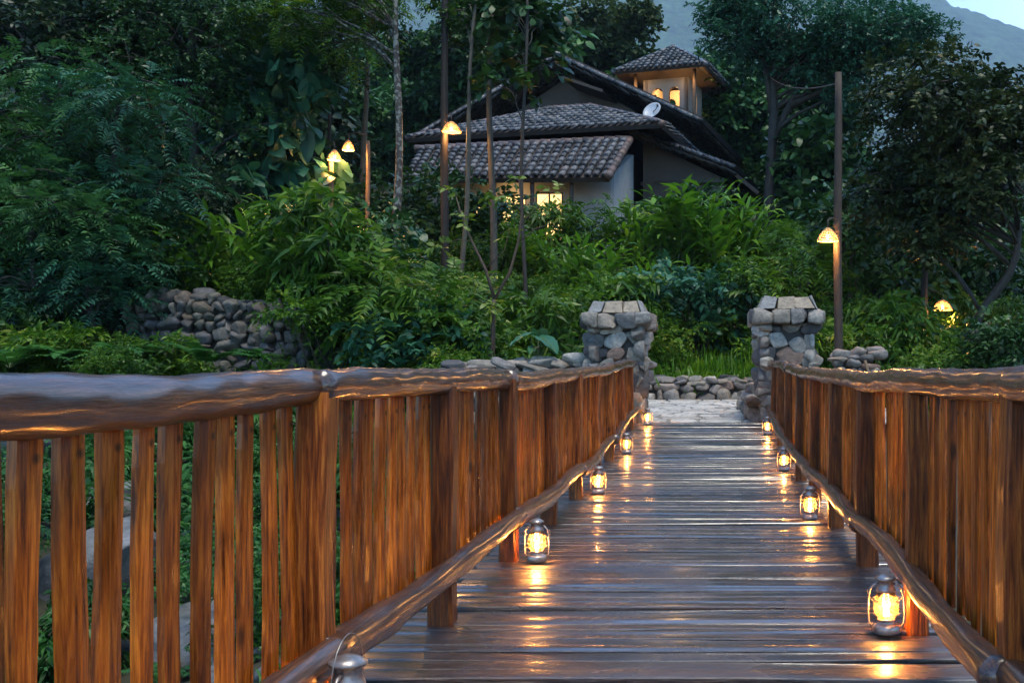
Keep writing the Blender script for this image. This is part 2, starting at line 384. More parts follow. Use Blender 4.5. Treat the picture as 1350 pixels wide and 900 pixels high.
# ------------------------------------------------------------------ terrain
def sstep(a, b, x): t = np.clip((x - a) / (b - a), 0, 1); return t * t * (3 - 2 * t)
def terrain(x, y):
    x = np.asarray(x, float); y = np.asarray(y, float)
    ym = [-60, -6, 3, 8, 13, 15.4, 16, 21.2, 22.2, 26, 30, 33, 40, 48, 60, 80, 120, 200]
    zm = np.interp(y, ym, [-3.5, -2.6, -2.3, -1.5, -.75, -.3, .18, .36, .85, 2.4, 4.0, 5.0, 6.4, 8.3, 11.5, 16, 24, 32])
    zl = np.interp(y, ym, [-3.0, -2.4, -1.9, -1.3, -.3, .25, .5, 2.5, 2.65, 3.1, 4.3, 5.2, 7.0, 9.0, 13, 20, 30, 40])
    zl = np.where((y > 15.9) & (y < 21.2), np.interp(y, [15.9, 19.0, 19.5, 21.2], [.48, 1.0, 2.45, 2.6]), zl)
    L = 1 - sstep(-7.6, -5.8, x)
    z = zm * (1 - L) + zl * L
    right = 1 - .72 * sstep(2.5, 13, x)
    z = np.where(z > .4, .4 + (z - .4) * right, z)
    far = sstep(21, 26, y)
    z = z + (np.sin(x * .9 + y * .5) * .12 + np.sin(x * .37 - y * .61 + 1.3) * .2) * far
    bed = (1 - sstep(13, 15.5, y))
    z = z + bed * (np.sin(x * 1.7 + y * .9) * .10 + np.sin(x * .8 - y * 1.3 + 2) * .14)
    return z
def tz(x, y): return float(terrain(x, y))

def grid_mesh(xs, ys, zf):
    X, Y = np.meshgrid(xs, ys); Z = zf(X, Y); n, m = X.shape
    V = np.stack([X, Y, Z], -1).reshape(-1, 3)
    i, j = np.meshgrid(np.arange(n - 1), np.arange(m - 1), indexing='ij')
    Q = np.stack([i * m + j, i * m + j + 1, (i + 1) * m + j + 1, (i + 1) * m + j], -1).reshape(-1, 4)
    return V, Q
xs = np.concatenate([np.linspace(-900, -60, 16), np.linspace(-50, -22, 15), np.linspace(-21, 21, 127), np.linspace(22, 60, 18), np.linspace(80, 900, 16)])
ys = np.concatenate([np.linspace(-300, -30, 8), np.linspace(-25, -1, 13), np.linspace(0, 34, 137), np.linspace(35, 80, 40), np.linspace(85, 260, 18)])
tag(MB().add(*grid_mesh(xs, ys, terrain)).build('ground', M['soil']), 'dark soil hillside and river bank under the plants', kind='structure')

def fbm(x, y, s, oct=5, seed=0):
    g = rs(seed); out = np.zeros_like(x); a = 1.0
    for k in range(oct):
        for q in range(3):
            th, ph = g.uniform(0, 6.28, 2); kx, ky = math.cos(th) / s, math.sin(th) / s
            out += a * np.sin((x * kx + y * ky) * 6.28 + ph) / 3
        s *= .48; a *= .52
    return out
def mountain_z(x, y):
    u = x / y                                                  # bearing
    top = np.interp(u, [-.9, -.3, -.12, -.02, .05, .16, .22, .30, .36, .6, 1.0], [.46, .44, .43, .405, .40, .372, .344, .324, .31, .28, .24])
    x = x / 4.8; y = y / 4.8; rise = sstep(260, 900, y)
    z = 12 * (y > 50) + (top * 900 - 12) * rise * np.where(y > 900, 1 - .3 * sstep(900, 1300, y), 1)
    return 4.8 * (z + fbm(x, y, 210, 6, 3) * 14 * rise + fbm(x, y, 26, 4, 5) * 2.6)
bx = np.linspace(-4400, 4400, 320); by = np.linspace(258, 5700, 170)
mm, t, out = mat('mountain_forest')
g = N(t, 'ShaderNodeNewGeometry'); nz = N(t, 'ShaderNodeTexNoise', Scale=.03, Detail=10, Roughness=.7); t.links.new(g.outputs['Position'], nz.inputs['Vector'])
r = ramp(t, [(.35, (.002, .008, .004)), (.65, (.08, .15, .06))]); t.links.new(nz.outputs[0], r.inputs[0])
b = N(t, 'ShaderNodeBsdfPrincipled', Roughness=.9); t.links.new(r.outputs[0], b.inputs['Base Color']); bump(t, nz.outputs[0], 1, 6, b); t.links.new(b.outputs[0], out.inputs[0])
tag(MB().add(*grid_mesh(bx, by, mountain_z)).build('mountains', mm), 'forested blue mountain slopes beyond the house', kind='structure')

# ------------------------------------------------------------------ stones
def ico(sub):
    p = (1 + 5 ** .5) / 2
    V = [(-1, p, 0), (1, p, 0), (-1, -p, 0), (1, -p, 0), (0, -1, p), (0, 1, p), (0, -1, -p), (0, 1, -p), (p, 0, -1), (p, 0, 1), (-p, 0, -1), (-p, 0, 1)]
    Fc = [(0, 11, 5), (0, 5, 1), (0, 1, 7), (0, 7, 10), (0, 10, 11), (1, 5, 9), (5, 11, 4), (11, 10, 2), (10, 7, 6), (7, 1, 8), (3, 9, 4), (3, 4, 2), (3, 2, 6), (3, 6, 8), (3, 8, 9), (4, 9, 5), (2, 4, 11), (6, 2, 10), (8, 6, 7), (9, 8, 1)]
    V = [tuple(nrm(v)) for v in V]
    for _ in range(sub):
        mid = {}; nf = []
        def md(a, b):
            k = (min(a, b), max(a, b))
            if k not in mid: mid[k] = len(V); V.append(tuple(nrm((np.array(V[a]) + np.array(V[b])) / 2)))
            return mid[k]
        for a, b, c in Fc:
            x, y, z = md(a, b), md(b, c), md(c, a); nf += [(a, x, z), (b, y, x), (c, z, y), (x, y, z)]
        Fc = nf
    return np.array(V), np.array(Fc)
ICO = {s: ico(s) for s in (1, 2, 3, 4)}
def stone(mb, c, s, g, sub=2, sq=.62, cuts=7, tilt=.2, clip=None):
    V, T = ICO[sub]
    p = np.sign(V) * np.abs(V) ** sq; p /= np.abs(p).max()
    for _ in range(cuts):
        n = nrm(g.normal(size=3)); h = g.uniform(.62, .95); ov = np.maximum(p @ n - h, 0); p = p - ov[:, None] * n * .92
    fr = g.uniform(1.5, 3, 3); ph = g.uniform(0, 6, 3)
    p = p * (1 + .05 * np.sin(p[:, [1, 2, 0]] * fr * 2 + ph))
    p = p * np.array(s) / 2
    a = g.normal(0, tilt, 3)
    for ax in range(3):
        i, j = (ax + 1) % 3, (ax + 2) % 3; cs, sn = math.cos(a[ax]), math.sin(a[ax])
        q = p.copy(); q[:, i] = p[:, i] * cs - p[:, j] * sn; q[:, j] = p[:, i] * sn + p[:, j] * cs; p = q
    p = p + np.array(c)
    if clip is not None:                                              # dressed flat towards the outside
        n, dm = clip; ov = np.maximum(p @ n - dm, 0); p = p - ov[:, None] * n * .85
    mb.add(p, None, T)

def stone_face(mb, p0, u, L, H, n, g, w=(.2, .45), h=(.14, .28), depth=.22, taper=None, sub=2, topvar=.06, tilt=.16, flush=None):
    """courses of fieldstones on the vertical face that starts at p0 and runs along u; n points outward"""
    p0, u, n = np.array(p0, float), np.array(u, float), np.array(n, float); z = 0.0
    while z < H - .04:
        hh = min(g.uniform(*h), max(H - z, .1)); x = g.uniform(-.12, 0)
        while x < L:
            ww = g.uniform(*w) * (1.0 if g.random() > .25 else .6)
            top = H if taper is None else taper((x + ww / 2) / L) * H
            if z + hh * .5 < top and x + ww * .35 < L:
                c = p0 + u * min(x + ww / 2, L - ww * .2) + np.array([0, 0, z + hh / 2 + g.normal(0, .025)]) + n * g.uniform(-.05, .03)
                hs = hh * g.uniform(.95, 1.35)
                s_ = np.abs(u) * ww * g.uniform(1.0, 1.14) + np.abs(n) * depth * g.uniform(.9, 1.4) + np.array([0, 0, hs])
                stone(mb, c, s_, g, sub=sub, tilt=tilt, clip=None if flush is None else (n, float(p0 @ n) + flush + g.normal(0, .008)))
            x += ww
        z += hh * .96

# ------------------------------------------------------------------ bridge
def deck_z(y): return .0066 * np.maximum(np.asarray(y, float) - 8.5, 0) ** 2
def rail_z(y): return np.interp(y, [0, 1.8, 4.7, 7, 9.5, 11, 13, 15.7], [1.124, 1.124, 1.127, 1.126, 1.146, 1.185, 1.24, 1.305])
Y0, Y1 = -1.2, 15.75
bridge = thing('footbridge', 'wet plank footbridge deck running up to the two stone pillars', 'footbridge', (0, 0, 0))
g = rs(11); mb = MB(); y = Y0
while y < Y1:
    wd = g.uniform(.07, .145)
    if y + wd > Y1: wd = Y1 - y
    yc = y + wd / 2; x0 = -1.47 + g.normal(0, .035); x1 = 1.12 + g.normal(0, .035)
    slope = .0132 * max(yc - 8.5, 0); nseg = 14
    sx = np.linspace(x0, x1, nseg); ph = g.uniform(0, 6.28, 3)
    rot = g.normal(0, .006); tl = g.normal(.004, .026); zo = g.normal(0, .004)
    cup = g.normal(.001, .0018)
    wob = .006 * np.sin(sx * 2.1 + ph[0]) + .003 * np.sin(sx * 5.3 + ph[1])
    zw = .004 * np.sin(sx * 1.7 + ph[2]) + zo
    prof = [(-.5, -.05), (-.5, -.005), (-.47, 0), (-.15, cup), (.15, cup), (.47, 0), (.5, -.005), (.5, -.05)]
    V = []
    for k in range(nseg):
        for (a, dz) in prof:
            yy = yc + a * (wd - .012) + wob[k] * (1 if abs(a) < .6 else 0) + rot * (sx[k] - (x0 + x1) / 2)
            V.append((sx[k], yy, deck_z(yc) + (yy - yc) * (slope + tl) + dz + zw[k]))
    n = len(prof); Q = [[k * n + j, (k + 1) * n + j, (k + 1) * n + (j + 1) % n, k * n + (j + 1) % n] for k in range(nseg - 1) for j in range(n)]
    Q += [[a_ for a_ in (0, 1, 6, 7)], [1, 2, 5, 6], [2, 3, 4, 5]]
    e = (nseg - 1) * n; Q += [[e + 7, e + 6, e + 1, e + 0], [e + 6, e + 5, e + 2, e + 1], [e + 5, e + 4, e + 3, e + 2]]
    mb.add(V, Q); y += wd
dk = mb.build('deck', M['deck'], bridge, smooth=False)
for sx_ in (-1.22, -.4, .35, .9):
    mb = MB(); yy = np.linspace(Y0, Y1, 18)
    tube(mb, np.stack([np.full(18, sx_), yy, deck_z(yy) - .19], -1), .12, 10)
    mb.build('log_beam', M['beam'], bridge)

def rail_x(side): return -1.28 if side < 0 else .94
def railing(side, first_post, label, seed):
    g = rs(seed); rx = rail_x(side); inn = -side                     # inn: towards the walkway
    root = thing('railing', label, 'railing', (rx, 0, 0))
    posts = [first_post + 1.49 * k for k in range(-2, 12) if .15 < first_post + 1.49 * k < 15.7]
    yst, yen = .1, 15.62
    # handrail: several rough logs laid end to end
    y = yst; k = 0
    def top_c(yy): return rail_z(yy) + .009 * np.sin(yy * 1.3 + seed) + .006 * np.sin(yy * 2.9 + seed * 2)
    while y < yen - .4:
        Ln = 3.35 if k else 3.1
        y2 = [q for q in posts + [yen] if q > y + 2.2][0] if y < yen - 2.3 else yen
        if yen - y2 < .8: y2 = yen
        m_ = int((y2 - y) / .03) + 2; yy = np.linspace(y - .03, y2 + .03, m_)
        r0, r1 = g.uniform(.060, .068), g.uniform(.054, .060)
        if k % 2: r0, r1 = r1, r0
        xw = .018 * np.sin(yy * 1.1 + k * 2 + seed) + .01 * np.sin(yy * 3.7 + k)
        pts = np.stack([xw + inn * .01, yy, top_c(yy) - .002 * k], -1)
        mb = MB(); tube(mb, pts, np.linspace(r0, r1, m_), 30, lump=.062, seed=seed + k)
        mb.build('handrail', M['log'], root); y = y2; k += 1
    y = yst; k = 0
    while y < yen - .4:                                                # bottom rail logs
        y2 = [q for q in posts + [yen] if q > y + 2.2][0] if y < yen - 2.3 else yen
        if yen - y2 < .9: y2 = yen
        m_ = int((y2 - y) / .06) + 2; yy = np.linspace(y - .04, y2 + .04, m_)
        xw = .016 * np.sin(yy * 1.6 + k * 3 + seed) + inn * .065
        zz = deck_z(yy) + .265 + .018 * np.sin(yy * 1.9 + k + seed)
        mb = MB(); tube(mb, np.stack([xw, yy, zz], -1), np.linspace(g.uniform(.052, .066), g.uniform(.045, .055), m_), 16, lump=.1, seed=seed + 50 + k)
        mb.build('bottom_rail', M['log'], root); y = y2; k += 1
    for py in posts:                                                  # rough-sawn posts
        h0 = float(deck_z(py)); hb = float(rail_z(py)) - h0 + g.uniform(-.02, .008); w_, d_ = g.uniform(.095, .12), g.uniform(.09, .11)
        mb = MB(); nseg = 12; V = []; ph = g.uniform(0, 6, 4)
        lean = g.normal(0, .008)
        for i in range(nseg + 1):
            t_ = i / nseg; wv = .006 * np.sin(t_ * 7 + ph); sc = 1.08 - .1 * t_
            for (a, b_) in ((-.5, -.38), (-.38, -.5), (.38, -.5), (.5, -.38), (.5, .38), (.38, .5), (-.38, .5), (-.5, .38)):
                V.append((a * w_ * sc + wv[0] * (a > 0) + wv[1] + inn * .012, b_ * d_ * sc + wv[2] * (b_ > 0) + lean * t_, -.06 + t_ * (hb + .06)))
        Q = [[i * 8 + j, i * 8 + (j + 1) % 8, (i + 1) * 8 + (j + 1) % 8, (i + 1) * 8 + j] for i in range(nseg) for j in range(8)]
        e = nseg * 8; Q += [[e, e + 1, e + 2, e + 3], [e, e + 3, e + 4, e + 7], [e + 4, e + 5, e + 6, e + 7]]
        mb.add(V, Q); mb.build('post', M['post'], root, smooth=False, loc=(0, py, h0))
    # pickets: a handful of differently worn boards, copied
    protos = []
    for v in range(9):
        mb = MB(); nseg = 12; w_ = g.uniform(.064, .080); th = g.uniform(.024, .034); ph = g.uniform(0, 6, 4); V = []
        for i in range(nseg + 1):
            t_ = i / nseg; e1 = .005 * math.sin(t_ * 6 + ph[0]) + g.normal(0, .0012); e2 = .005 * math.sin(t_ * 5 + ph[1]) + g.normal(0, .0012)
            bow = .004 * math.sin(t_ * 3.1 + ph[2])
            for (a, b_) in ((-.5, -.5), (-.5, .10), (-.28, .44), (.0, .56), (.28, .44), (.5, .10), (.5, -.5)):
                yy = a * w_ + (e1 if a < 0 else e2 if a > 0 else 0)
                V.append((b_ * th * inn + bow, yy, t_))
        Q = [[i * 7 + j, i * 7 + (j + 1) % 7, (i + 1) * 7 + (j + 1) % 7, (i + 1) * 7 + j] for i in range(nseg) for j in range(7)]
        if inn < 0: Q = [q[::-1] for q in Q]
        e = nseg * 7; mb.add(V, Q + [[e, e + 1, e + 5, e + 6], [e + 1, e + 2, e + 4, e + 5]], [[e + 2, e + 3, e + 4]])
        protos.append(mb.mesh('picket', M['picket'], False))
    pl = sorted(posts + [yst - .7, yen + .05]); n = 0
    for a, b_ in zip(pl[:-1], pl[1:]):
        gap0, gap1 = .085, .085
        cnt = max(1, round((b_ - a - gap0 - gap1) / .138)); 
        for i in range(cnt + 1):
            yy = a + gap0 + .02 + (b_ - a - gap0 - gap1 - .04) * i / cnt + g.normal(0, .0045)
            if yy < yst or yy > yen: continue
            zb_ = float(deck_z(yy)) + .225 + g.normal(0, .008)
            o = inst('picket', protos[int(g.integers(9))], root, (-inn * .028 + g.normal(0, .006), yy, zb_), (g.normal(0, .007), g.normal(0, .005), g.normal(0, .03)), (1, 1, float(rail_z(yy)) - .02 - zb_))
            n += 1
    return root
railing(-1, 1.65, 'orange lit log-topped picket railing on the rubble wall side of the bridge', 21)
railing(1, 2.98, 'log topped picket railing ending at the stone pillar nearest the tall lamp pole', 22)

# ------------------------------------------------------------------ landing, pillars, walls
g = rs(31); mb = MB()
def land_z(y): return np.interp(y, [15.6, 17, 21.4], [.335, .40, .545])
V, Q = grid_mesh(np.linspace(-3.2, 3.0, 9), np.linspace(15.78, 21.4, 9), lambda X, Y: land_z(Y) - .012)
base = MB().add(V, Q)
tag(base.build('path', M['path_mortar']), 'mortar bed of the stone landing beyond the deck', kind='structure')
y = 15.8
while y < 21.3:                                                       # irregular flagstones
    rh = g.uniform(.32, .55); x = -3.15 + g.uniform(0, .3)
    while x < 2.9:
        ww = g.uniform(.35, .8); k = 9; a = np.linspace(0, 2 * np.pi, k, endpoint=False) + g.uniform(0, .5)
        rr = .5 / np.maximum(np.abs(np.cos(a)), np.abs(np.sin(a))) * g.uniform(.86, .97, k); rr = np.minimum(rr, .60)
        vx = x + ww / 2 + np.cos(a) * rr * ww; vy = y + rh / 2 + np.sin(a) * rr * rh
        zt = land_z(vy) + g.normal(.006, .004)
        top = np.stack([vx, vy, zt], -1); bot = top - [0, 0, .04]; cen = top.mean(0)[None] + [0, 0, .003]
        Vv = np.vstack([top, bot, cen]); T = [[k * 2, i, (i + 1) % k] for i in range(k)]; Qq = [[i, k + i, k + (i + 1) % k, (i + 1) % k] for i in range(k)]
        mb.add(Vv, Qq, T); x += ww
    y += rh
tag(mb.build('paving', M['paving'], smooth=False), 'pale flagstone paving between the pillars and the low wall', kind='structure')

def pillar(x0, x1, y0, y1, zb, label, seed, H=2.03):
    g = rs(seed); cx, cy = (x0 + x1) / 2, (y0 + y1) / 2; W, D = x1 - x0 - .06, y1 - y0 - .06
    root = thing('stone_pillar', label, 'pillar', (cx, cy, zb), 0, 'pillars at the end of the bridge')
    hs = H - .52
    mb = MB(); box(mb, (0, 0, hs / 2 - .1), (W - .13, D - .13, hs + .2)); mb.build('mortar_core', M['mortar'], root, False)
    mb = MB()
    for (p, u, n, L) in (((-W / 2, -D / 2 + .05, 0), (1, 0, 0), (0, -1, 0), W), ((W / 2 - .05, -D / 2, 0), (0, 1, 0), (1, 0, 0), D),
                         ((-W / 2 + .05, -D / 2, 0), (0, 1, 0), (-1, 0, 0), D), ((-W / 2, D / 2 - .05, 0), (1, 0, 0), (0, 1, 0), W)):
        stone_face(mb, p, u, L, hs, n, g, w=(.22, .44), h=(.17, .30), depth=.26, sub=3, tilt=.12, flush=.035)
    mb.build('shaft', M['stone'], root)
    mb = MB(); Wc, Dc = W + .22, D + .22                               # projecting course of squared blocks
    for (a0, fixed, ax, L) in ((-Wc / 2, -Dc / 2 + .1, 0, Wc), (-Wc / 2, Dc / 2 - .1, 0, Wc), (-Dc / 2 + .2, -Wc / 2 + .1, 1, Dc - .4), (-Dc / 2 + .2, Wc / 2 - .1, 1, Dc - .4)):
        x = a0; cuts = [g.uniform(.26, .40) for _ in range(9)]; i = 0
        while x < a0 + L - .05:
            ww = min(cuts[i], a0 + L - x); 
            if a0 + L - x - ww < .15: ww = a0 + L - x
            c = [0, 0, hs + .12 + g.normal(0, .008)]; c[ax] = x + ww / 2; c[1 - ax] = fixed
            s_ = [.3, .3, .26]; s_[ax] = ww * 1.04
            stone(mb, c, s_, g, 3, .30, 4, .05); x += ww; i += 1
    mb.build('collar', M['stone'], root)
    mb = MB(); zc = hs + .245                                          # sloping cap of dressed blocks
    for fr in (-1, 1):
        x = -Wc / 2 + .08
        while x < Wc / 2 - .12:
            ww = min(g.uniform(.18, .34), Wc / 2 - .08 - x)
            a, b_ = x + .008, x + ww - .008; f = .80
            yb, yt = fr * (Dc / 2 - .05), 0.02 * fr
            V = [(a, yb, 0), (b_, yb, 0), (b_, yt, 0), (a, yt, 0), (a * f, fr * (Dc / 2 - .2), .20 + g.normal(0, .012)), (b_ * f, fr * (Dc / 2 - .2), .20 + g.normal(0, .012)), (b_ * f, yt, .215), (a * f, yt, .215)]
            V = np.array(V) + [0, 0, zc] + g.normal(0, .008, (8, 3))
            Q = [[0, 1, 5, 4], [4, 5, 6, 7], [1, 2, 6, 5], [3, 0, 4, 7], [2, 3, 7, 6], [3, 2, 1, 0]]
            mb.add(V, Q if fr < 0 else [q[::-1] for q in Q]); x += ww
    o = mb.build('cap', M['cap_stone'], root, False)
    bv = o.modifiers.new('bevel', 'BEVEL'); bv.width = .018; bv.segments = 2
    return root
pillar(-2.02, -1.06, 15.72, 16.7, .32, 'fieldstone pillar with stepped cap, joined to the long low wall beside the elephant ear leaf', 41, 2.05)
pillar(.71, 1.68, 15.72, 16.7, .32, 'fieldstone pillar with tan cap stone in front of the tall lamp pole', 45, 2.12)

def low_wall(name, label, p0, u, L, H, seed, mat_='stone', depth=.5, w=(.22, .5), h=(.16, .28), taper=None, cat='wall', core=True, sub=2, tilt=.16):
    g = rs(seed); root = thing(name, label, cat, p0); u = np.array(u, float); n = np.array([u[1], -u[0], 0])
    if core:
        mb = MB(); Lc = L - .1; V = []; Q = []; k = 14
        for i in range(k + 1):
            t_ = i / k; hh = H * (taper(t_) if taper else 1) - .1
            c = u * (t_ * Lc + .05)
            for (dn, dz) in ((.05, -.3), (.05, hh), (-depth, hh), (-depth, -.3)): V.append(c - n * (-dn if dn < 0 else dn) * 1 if False else c - n * (dn if dn > 0 else -dn) + np.array([0, 0, dz]))
        for i in range(k):
            for j in range(4): Q.append([i * 4 + j, (i + 1) * 4 + j, (i + 1) * 4 + (j + 1) % 4, i * 4 + (j + 1) % 4])
        Q += [[0, 1, 2, 3], [k * 4 + 3, k * 4 + 2, k * 4 + 1, k * 4]]
        mb.add(V, Q); mb.build('wall_core', M['mortar'], root, False)
    mb = MB(); stone_face(mb, (0, 0, -.05), u, L, H, n, g, w, h, .26, taper, sub, tilt=tilt)
    x = 0                                                            # coping stones on the top
    while x < L - .1:
        ww = g.uniform(*w) * 1.1; hh = H * (taper(min((x + ww / 2) / L, 1)) if taper else 1)
        for dn in (.14, .40) if depth > .35 else (.12,):
            stone(mb, u * (x + ww / 2) - n * dn + np.array([0, 0, hh - .04 + g.normal(0, .03)]), np.abs(u) * ww * 1.05 + np.abs(n) * .32 + np.array([0, 0, g.uniform(.14, .24)]), g, sub, .6, 7, .15)
        x += ww
    mb.build('stonework', M[mat_], root); return root
low_wall('stone_wall', 'low dry-stone wall across the far edge of the pale paving', (-3.6, 21.35, .50), (1, 0, 0), 7.4, .50, 51, w=(.25, .5), h=(.17, .27))
low_wall('stone_wall', 'long boulder wall running from stepped cap pillar towards the yellow-green bushes', (-4.55, 16.35, .25), (1, 0, 0), 2.55, 1.12, 52, w=(.32, .58), h=(.2, .32), depth=.5, sub=3, taper=lambda t_: .90 + .1 * t_)
low_wall('stone_wall', 'short stub of upright slabs against the inner side of tan capped pillar', (.64, 18.9, .40), (0, -1, 0), 3.2, .44, 53, w=(.5, .8), h=(.28, .4), depth=.12, core=False, sub=3)
low_wall('stone_wall', 'small ruined stone wall behind the bridge railing below the tall lamp pole', (2.15, 17.6, .35), (1, 0, 0), .75, 1.15, 54, w=(.2, .36), h=(.1, .18), depth=.4)
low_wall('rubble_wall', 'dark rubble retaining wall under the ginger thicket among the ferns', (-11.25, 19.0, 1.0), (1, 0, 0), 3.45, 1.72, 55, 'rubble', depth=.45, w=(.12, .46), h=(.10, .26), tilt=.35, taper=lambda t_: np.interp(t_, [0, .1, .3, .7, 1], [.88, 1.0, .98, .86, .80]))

# ------------------------------------------------------------------ lanterns
def lantern_meshes():
    d = {}
    mb = MB(); lathe(mb, [(0, 0), (.060, 0), (.065, .005), (.065, .026), (.061, .036), (.046, .043), (.038, .047), (.036, .056), (.044, .060), (.044, .066), (.0, .066)], 28); d['tank'] = mb.mesh('tank', M['tin'])
    mb = MB(); lathe(mb, [(.038, .067), (.050, .084), (.061, .112), (.060, .140), (.049, .172), (.037, .196), (.035, .1965), (.0475, .171), (.058, .139), (.059, .112), (.048, .085), (.036, .067)], 28); d['globe'] = mb.mesh('globe', M['glass'])
    mb = MB(); lathe(mb, [(.0, .192), (.042, .192), (.047, .197), (.044, .208), (.036, .220), (.034, .245), (.048, .250), (.049, .258), (.030, .270), (.014, .276), (0, .277)], 28); d['chimney_cap'] = mb.mesh('chimney_cap', M['tin'])
    mb = MB()
    for s in (-1, 1):
        pts = [(s * .070, 0, .03), (s * .083, 0, .05), (s * .086, 0, .10), (s * .084, 0, .16), (s * .074, 0, .205), (s * .055, 0, .226), (s * .034, 0, .232)]
        tube(mb, pts, .0052, 8)
    d['side_tubes'] = mb.mesh('side_tubes', M['tin'])
    mb = MB()
    for s in (-1, 1):                                                 # crossed guard wires round the globe
        for off in (0, math.pi):
            a = np.linspace(-1.05, 1.05, 12) + off - math.pi / 2
            z = .125 + s * .034 * np.linspace(-1, 1, 12); tube(mb, np.stack([.065 * np.cos(a), .065 * np.sin(a), z], -1), .0019, 5)
    for z in (.088, .162):
        a = np.linspace(0, 2 * np.pi, 29); tube(mb, np.stack([.061 * np.cos(a), .061 * np.sin(a), np.full(29, z)], -1), .0017, 5)
    d['wire_guard'] = mb.mesh('wire_guard', M['wire'])
    mb = MB(); lathe(mb, [(.0, .078), (.010, .081), (.0155, .091), (.0145, .103), (.008, .120), (.002, .136), (0, .139)], 12); d['flame'] = mb.mesh('flame', M['flame'])
    mb = MB(); a = np.linspace(0, math.pi, 20); tube(mb, np.stack([.088 * np.cos(a), np.full(20, 0.0), .205 + .125 * np.sin(a)], -1), .0016, 5)
    d['bail_up'] = mb.mesh('bail', M['wire'])
    mb = MB(); tube(mb, np.stack([.088 * np.cos(a), .085 * np.sin(a), .205 - .095 * np.sin(a)], -1), .0016, 5); d['bail_down'] = mb.mesh('bail', M['wire'])
    return d
LM = lantern_meshes()
lant_light = bpy.data.lights.new('lantern_light', 'POINT'); lant_light.energy = LANTERN_W; lant_light.color = (1, .42, .10); lant_light.shadow_soft_size = .016
def lantern(x, y, rz, label, up=False):
    root = thing('lantern', label, 'lantern', (x, y, float(deck_z(y)) + .012), rz, 'lit lanterns along the bridge')
    sc_ = 1.15 if up else .94; root.scale = (sc_, sc_, sc_); root.rotation_euler = (.02 * math.sin(y * 7), .025 * math.sin(y * 5 + x), rz)
    for k in ('tank', 'globe', 'chimney_cap', 'side_tubes', 'wire_guard', 'flame'): inst(k, LM[k], root)
    inst('bail', LM['bail_up' if up else 'bail_down'], root)
    ld = lant_light.copy(); ld.energy = LANTERN_W * (1 + .28 * math.sin(y * 11.3 + x * 5)); l = bpy.data.objects.new('lantern_light', ld); COL.objects.link(l); l.parent = root; l.location = (0, 0, .110)
LANT = [(-1.10, 2.95, 1.45, 'tin lantern with wire bail raised, cut by the bottom edge beside the pale post', True),
        (-1.08, 6.05, -.2, 'big lit tin lantern with crossed wire guard, second along the rubble wall railing', False),
        (-1.09, 9.35, .5, 'lit tin lantern third along the rubble wall railing, streak of reflection below', False),
        (-1.10, 12.6, 0, 'small lit lantern fourth along the rubble wall railing, short of the pillar', False),
        (-1.03, 15.45, .2, 'tiny lit lantern at the foot of the stepped cap pillar', False),
        (.775, 4.40, -.15, 'largest whole tin lantern, glowing on the planks beside a thick post', False),
        (.76, 7.75, .2, 'lit lantern between the largest one and the far ones along lamp pole railing', False),
        (.80, 11.1, -.3, 'small lit lantern close to the railing, next but one to the tan capped pillar', False),
        (.80, 14.45, .1, 'tiny lit lantern in front of the foot of tan capped pillar', False)]
LANT += [(-1.04, -.45, .4, 'lantern at the near end of the rubble wall side railing, below the picture edge', False), (.78, 1.15, .1, 'lantern nearest the bridge end on the lamp pole side, outside the picture edge', False)]
for a in LANT: lantern(*a)

# ------------------------------------------------------------------ lamp posts
def shade_parts(root, c, r=.22, h=.24):
    c = np.array(c, float); mb = MB()
    prof = lambda t_: r * (1 - .42 * t_ - .42 * t_ ** 2.5)
    for t_ in np.linspace(0, .98, 8):
        a = np.linspace(0, 2 * np.pi, 25); tube(mb, np.stack([c[0] + prof(t_) * np.cos(a), c[1] + prof(t_) * np.sin(a), np.full(25, c[2] + t_ * h)], -1), .013, 5, False)
    for k in range(16):
        a = k * np.pi / 8; tt = np.linspace(0, 1, 8)
        tube(mb, np.stack([c[0] + prof(tt) * np.cos(a), c[1] + prof(tt) * np.sin(a), c[2] + tt * h], -1), .010, 4, False)
    sh = mb.build('lamp_shade', M['rattan'], root)
    mb = MB(); lathe(mb, [(0, -.05), (.03, -.035), (.04, 0), (.03, .035), (.015, .06), (0, .07)], 12, c + [0, 0, .06]); mb.build('bulb', M['bulb'], root)
    l = bpy.data.lights.new('lamp_light', 'POINT'); l.energy = LAMP_W; l.color = (1, .46, .13); l.shadow_soft_size = .04
    o = bpy.data.objects.new('lamp_light', l); COL.objects.link(o); o.parent = root; o.location = c + [0, 0, -.02]
def lamp_post(px, d, top_py, shade_px, shade_py, rad, label, r=.22, mat_='pole', base_z=None, lean=0.0, e=None):
    x = PX(px, d); zb = tz(x, d) if base_z is None else base_z; zt = P(px, top_py, d)[2]
    root = thing('lamp_post', label, 'lamp post', (x, d, zb), 0, 'rattan shaded lamp posts')
    H = zt - zb; k = 12; tt = np.linspace(0, 1, k)
    mb = MB(); tube(mb, np.stack([lean * tt + .01 * np.sin(tt * 9), 0 * tt, -.3 + tt * (H + .3)], -1), rad * (1.08 - .25 * tt), 12, lump=.05, seed=int(px)); mb.build('pole', M[mat_], root)
    s = P(shade_px, shade_py, d); sx, sz = s[0] - x, s[2] - zb
    mb = MB(); tube(mb, [(lean * .5, 0, sz + .42), (sx * .6, -.1, sz + .46), (sx, -.20, sz + .40), (sx, -.20, sz + .22)], .014, 6); mb.build('bracket', M['frame_dark'], root)
    shade_parts(root, (sx, -.20, sz), r)
    return root
lamp_post(1105, 19.5, 96, 1090, 319, .085, 'tall pole with rattan lamp glowing halfway up, behind the tan capped pillar', .21, 'pole_brown')
lamp_post(1219, 24, 312, 1240, 409, .09, 'short dark pole with small rattan lamp under the dark crooked tree', .24)
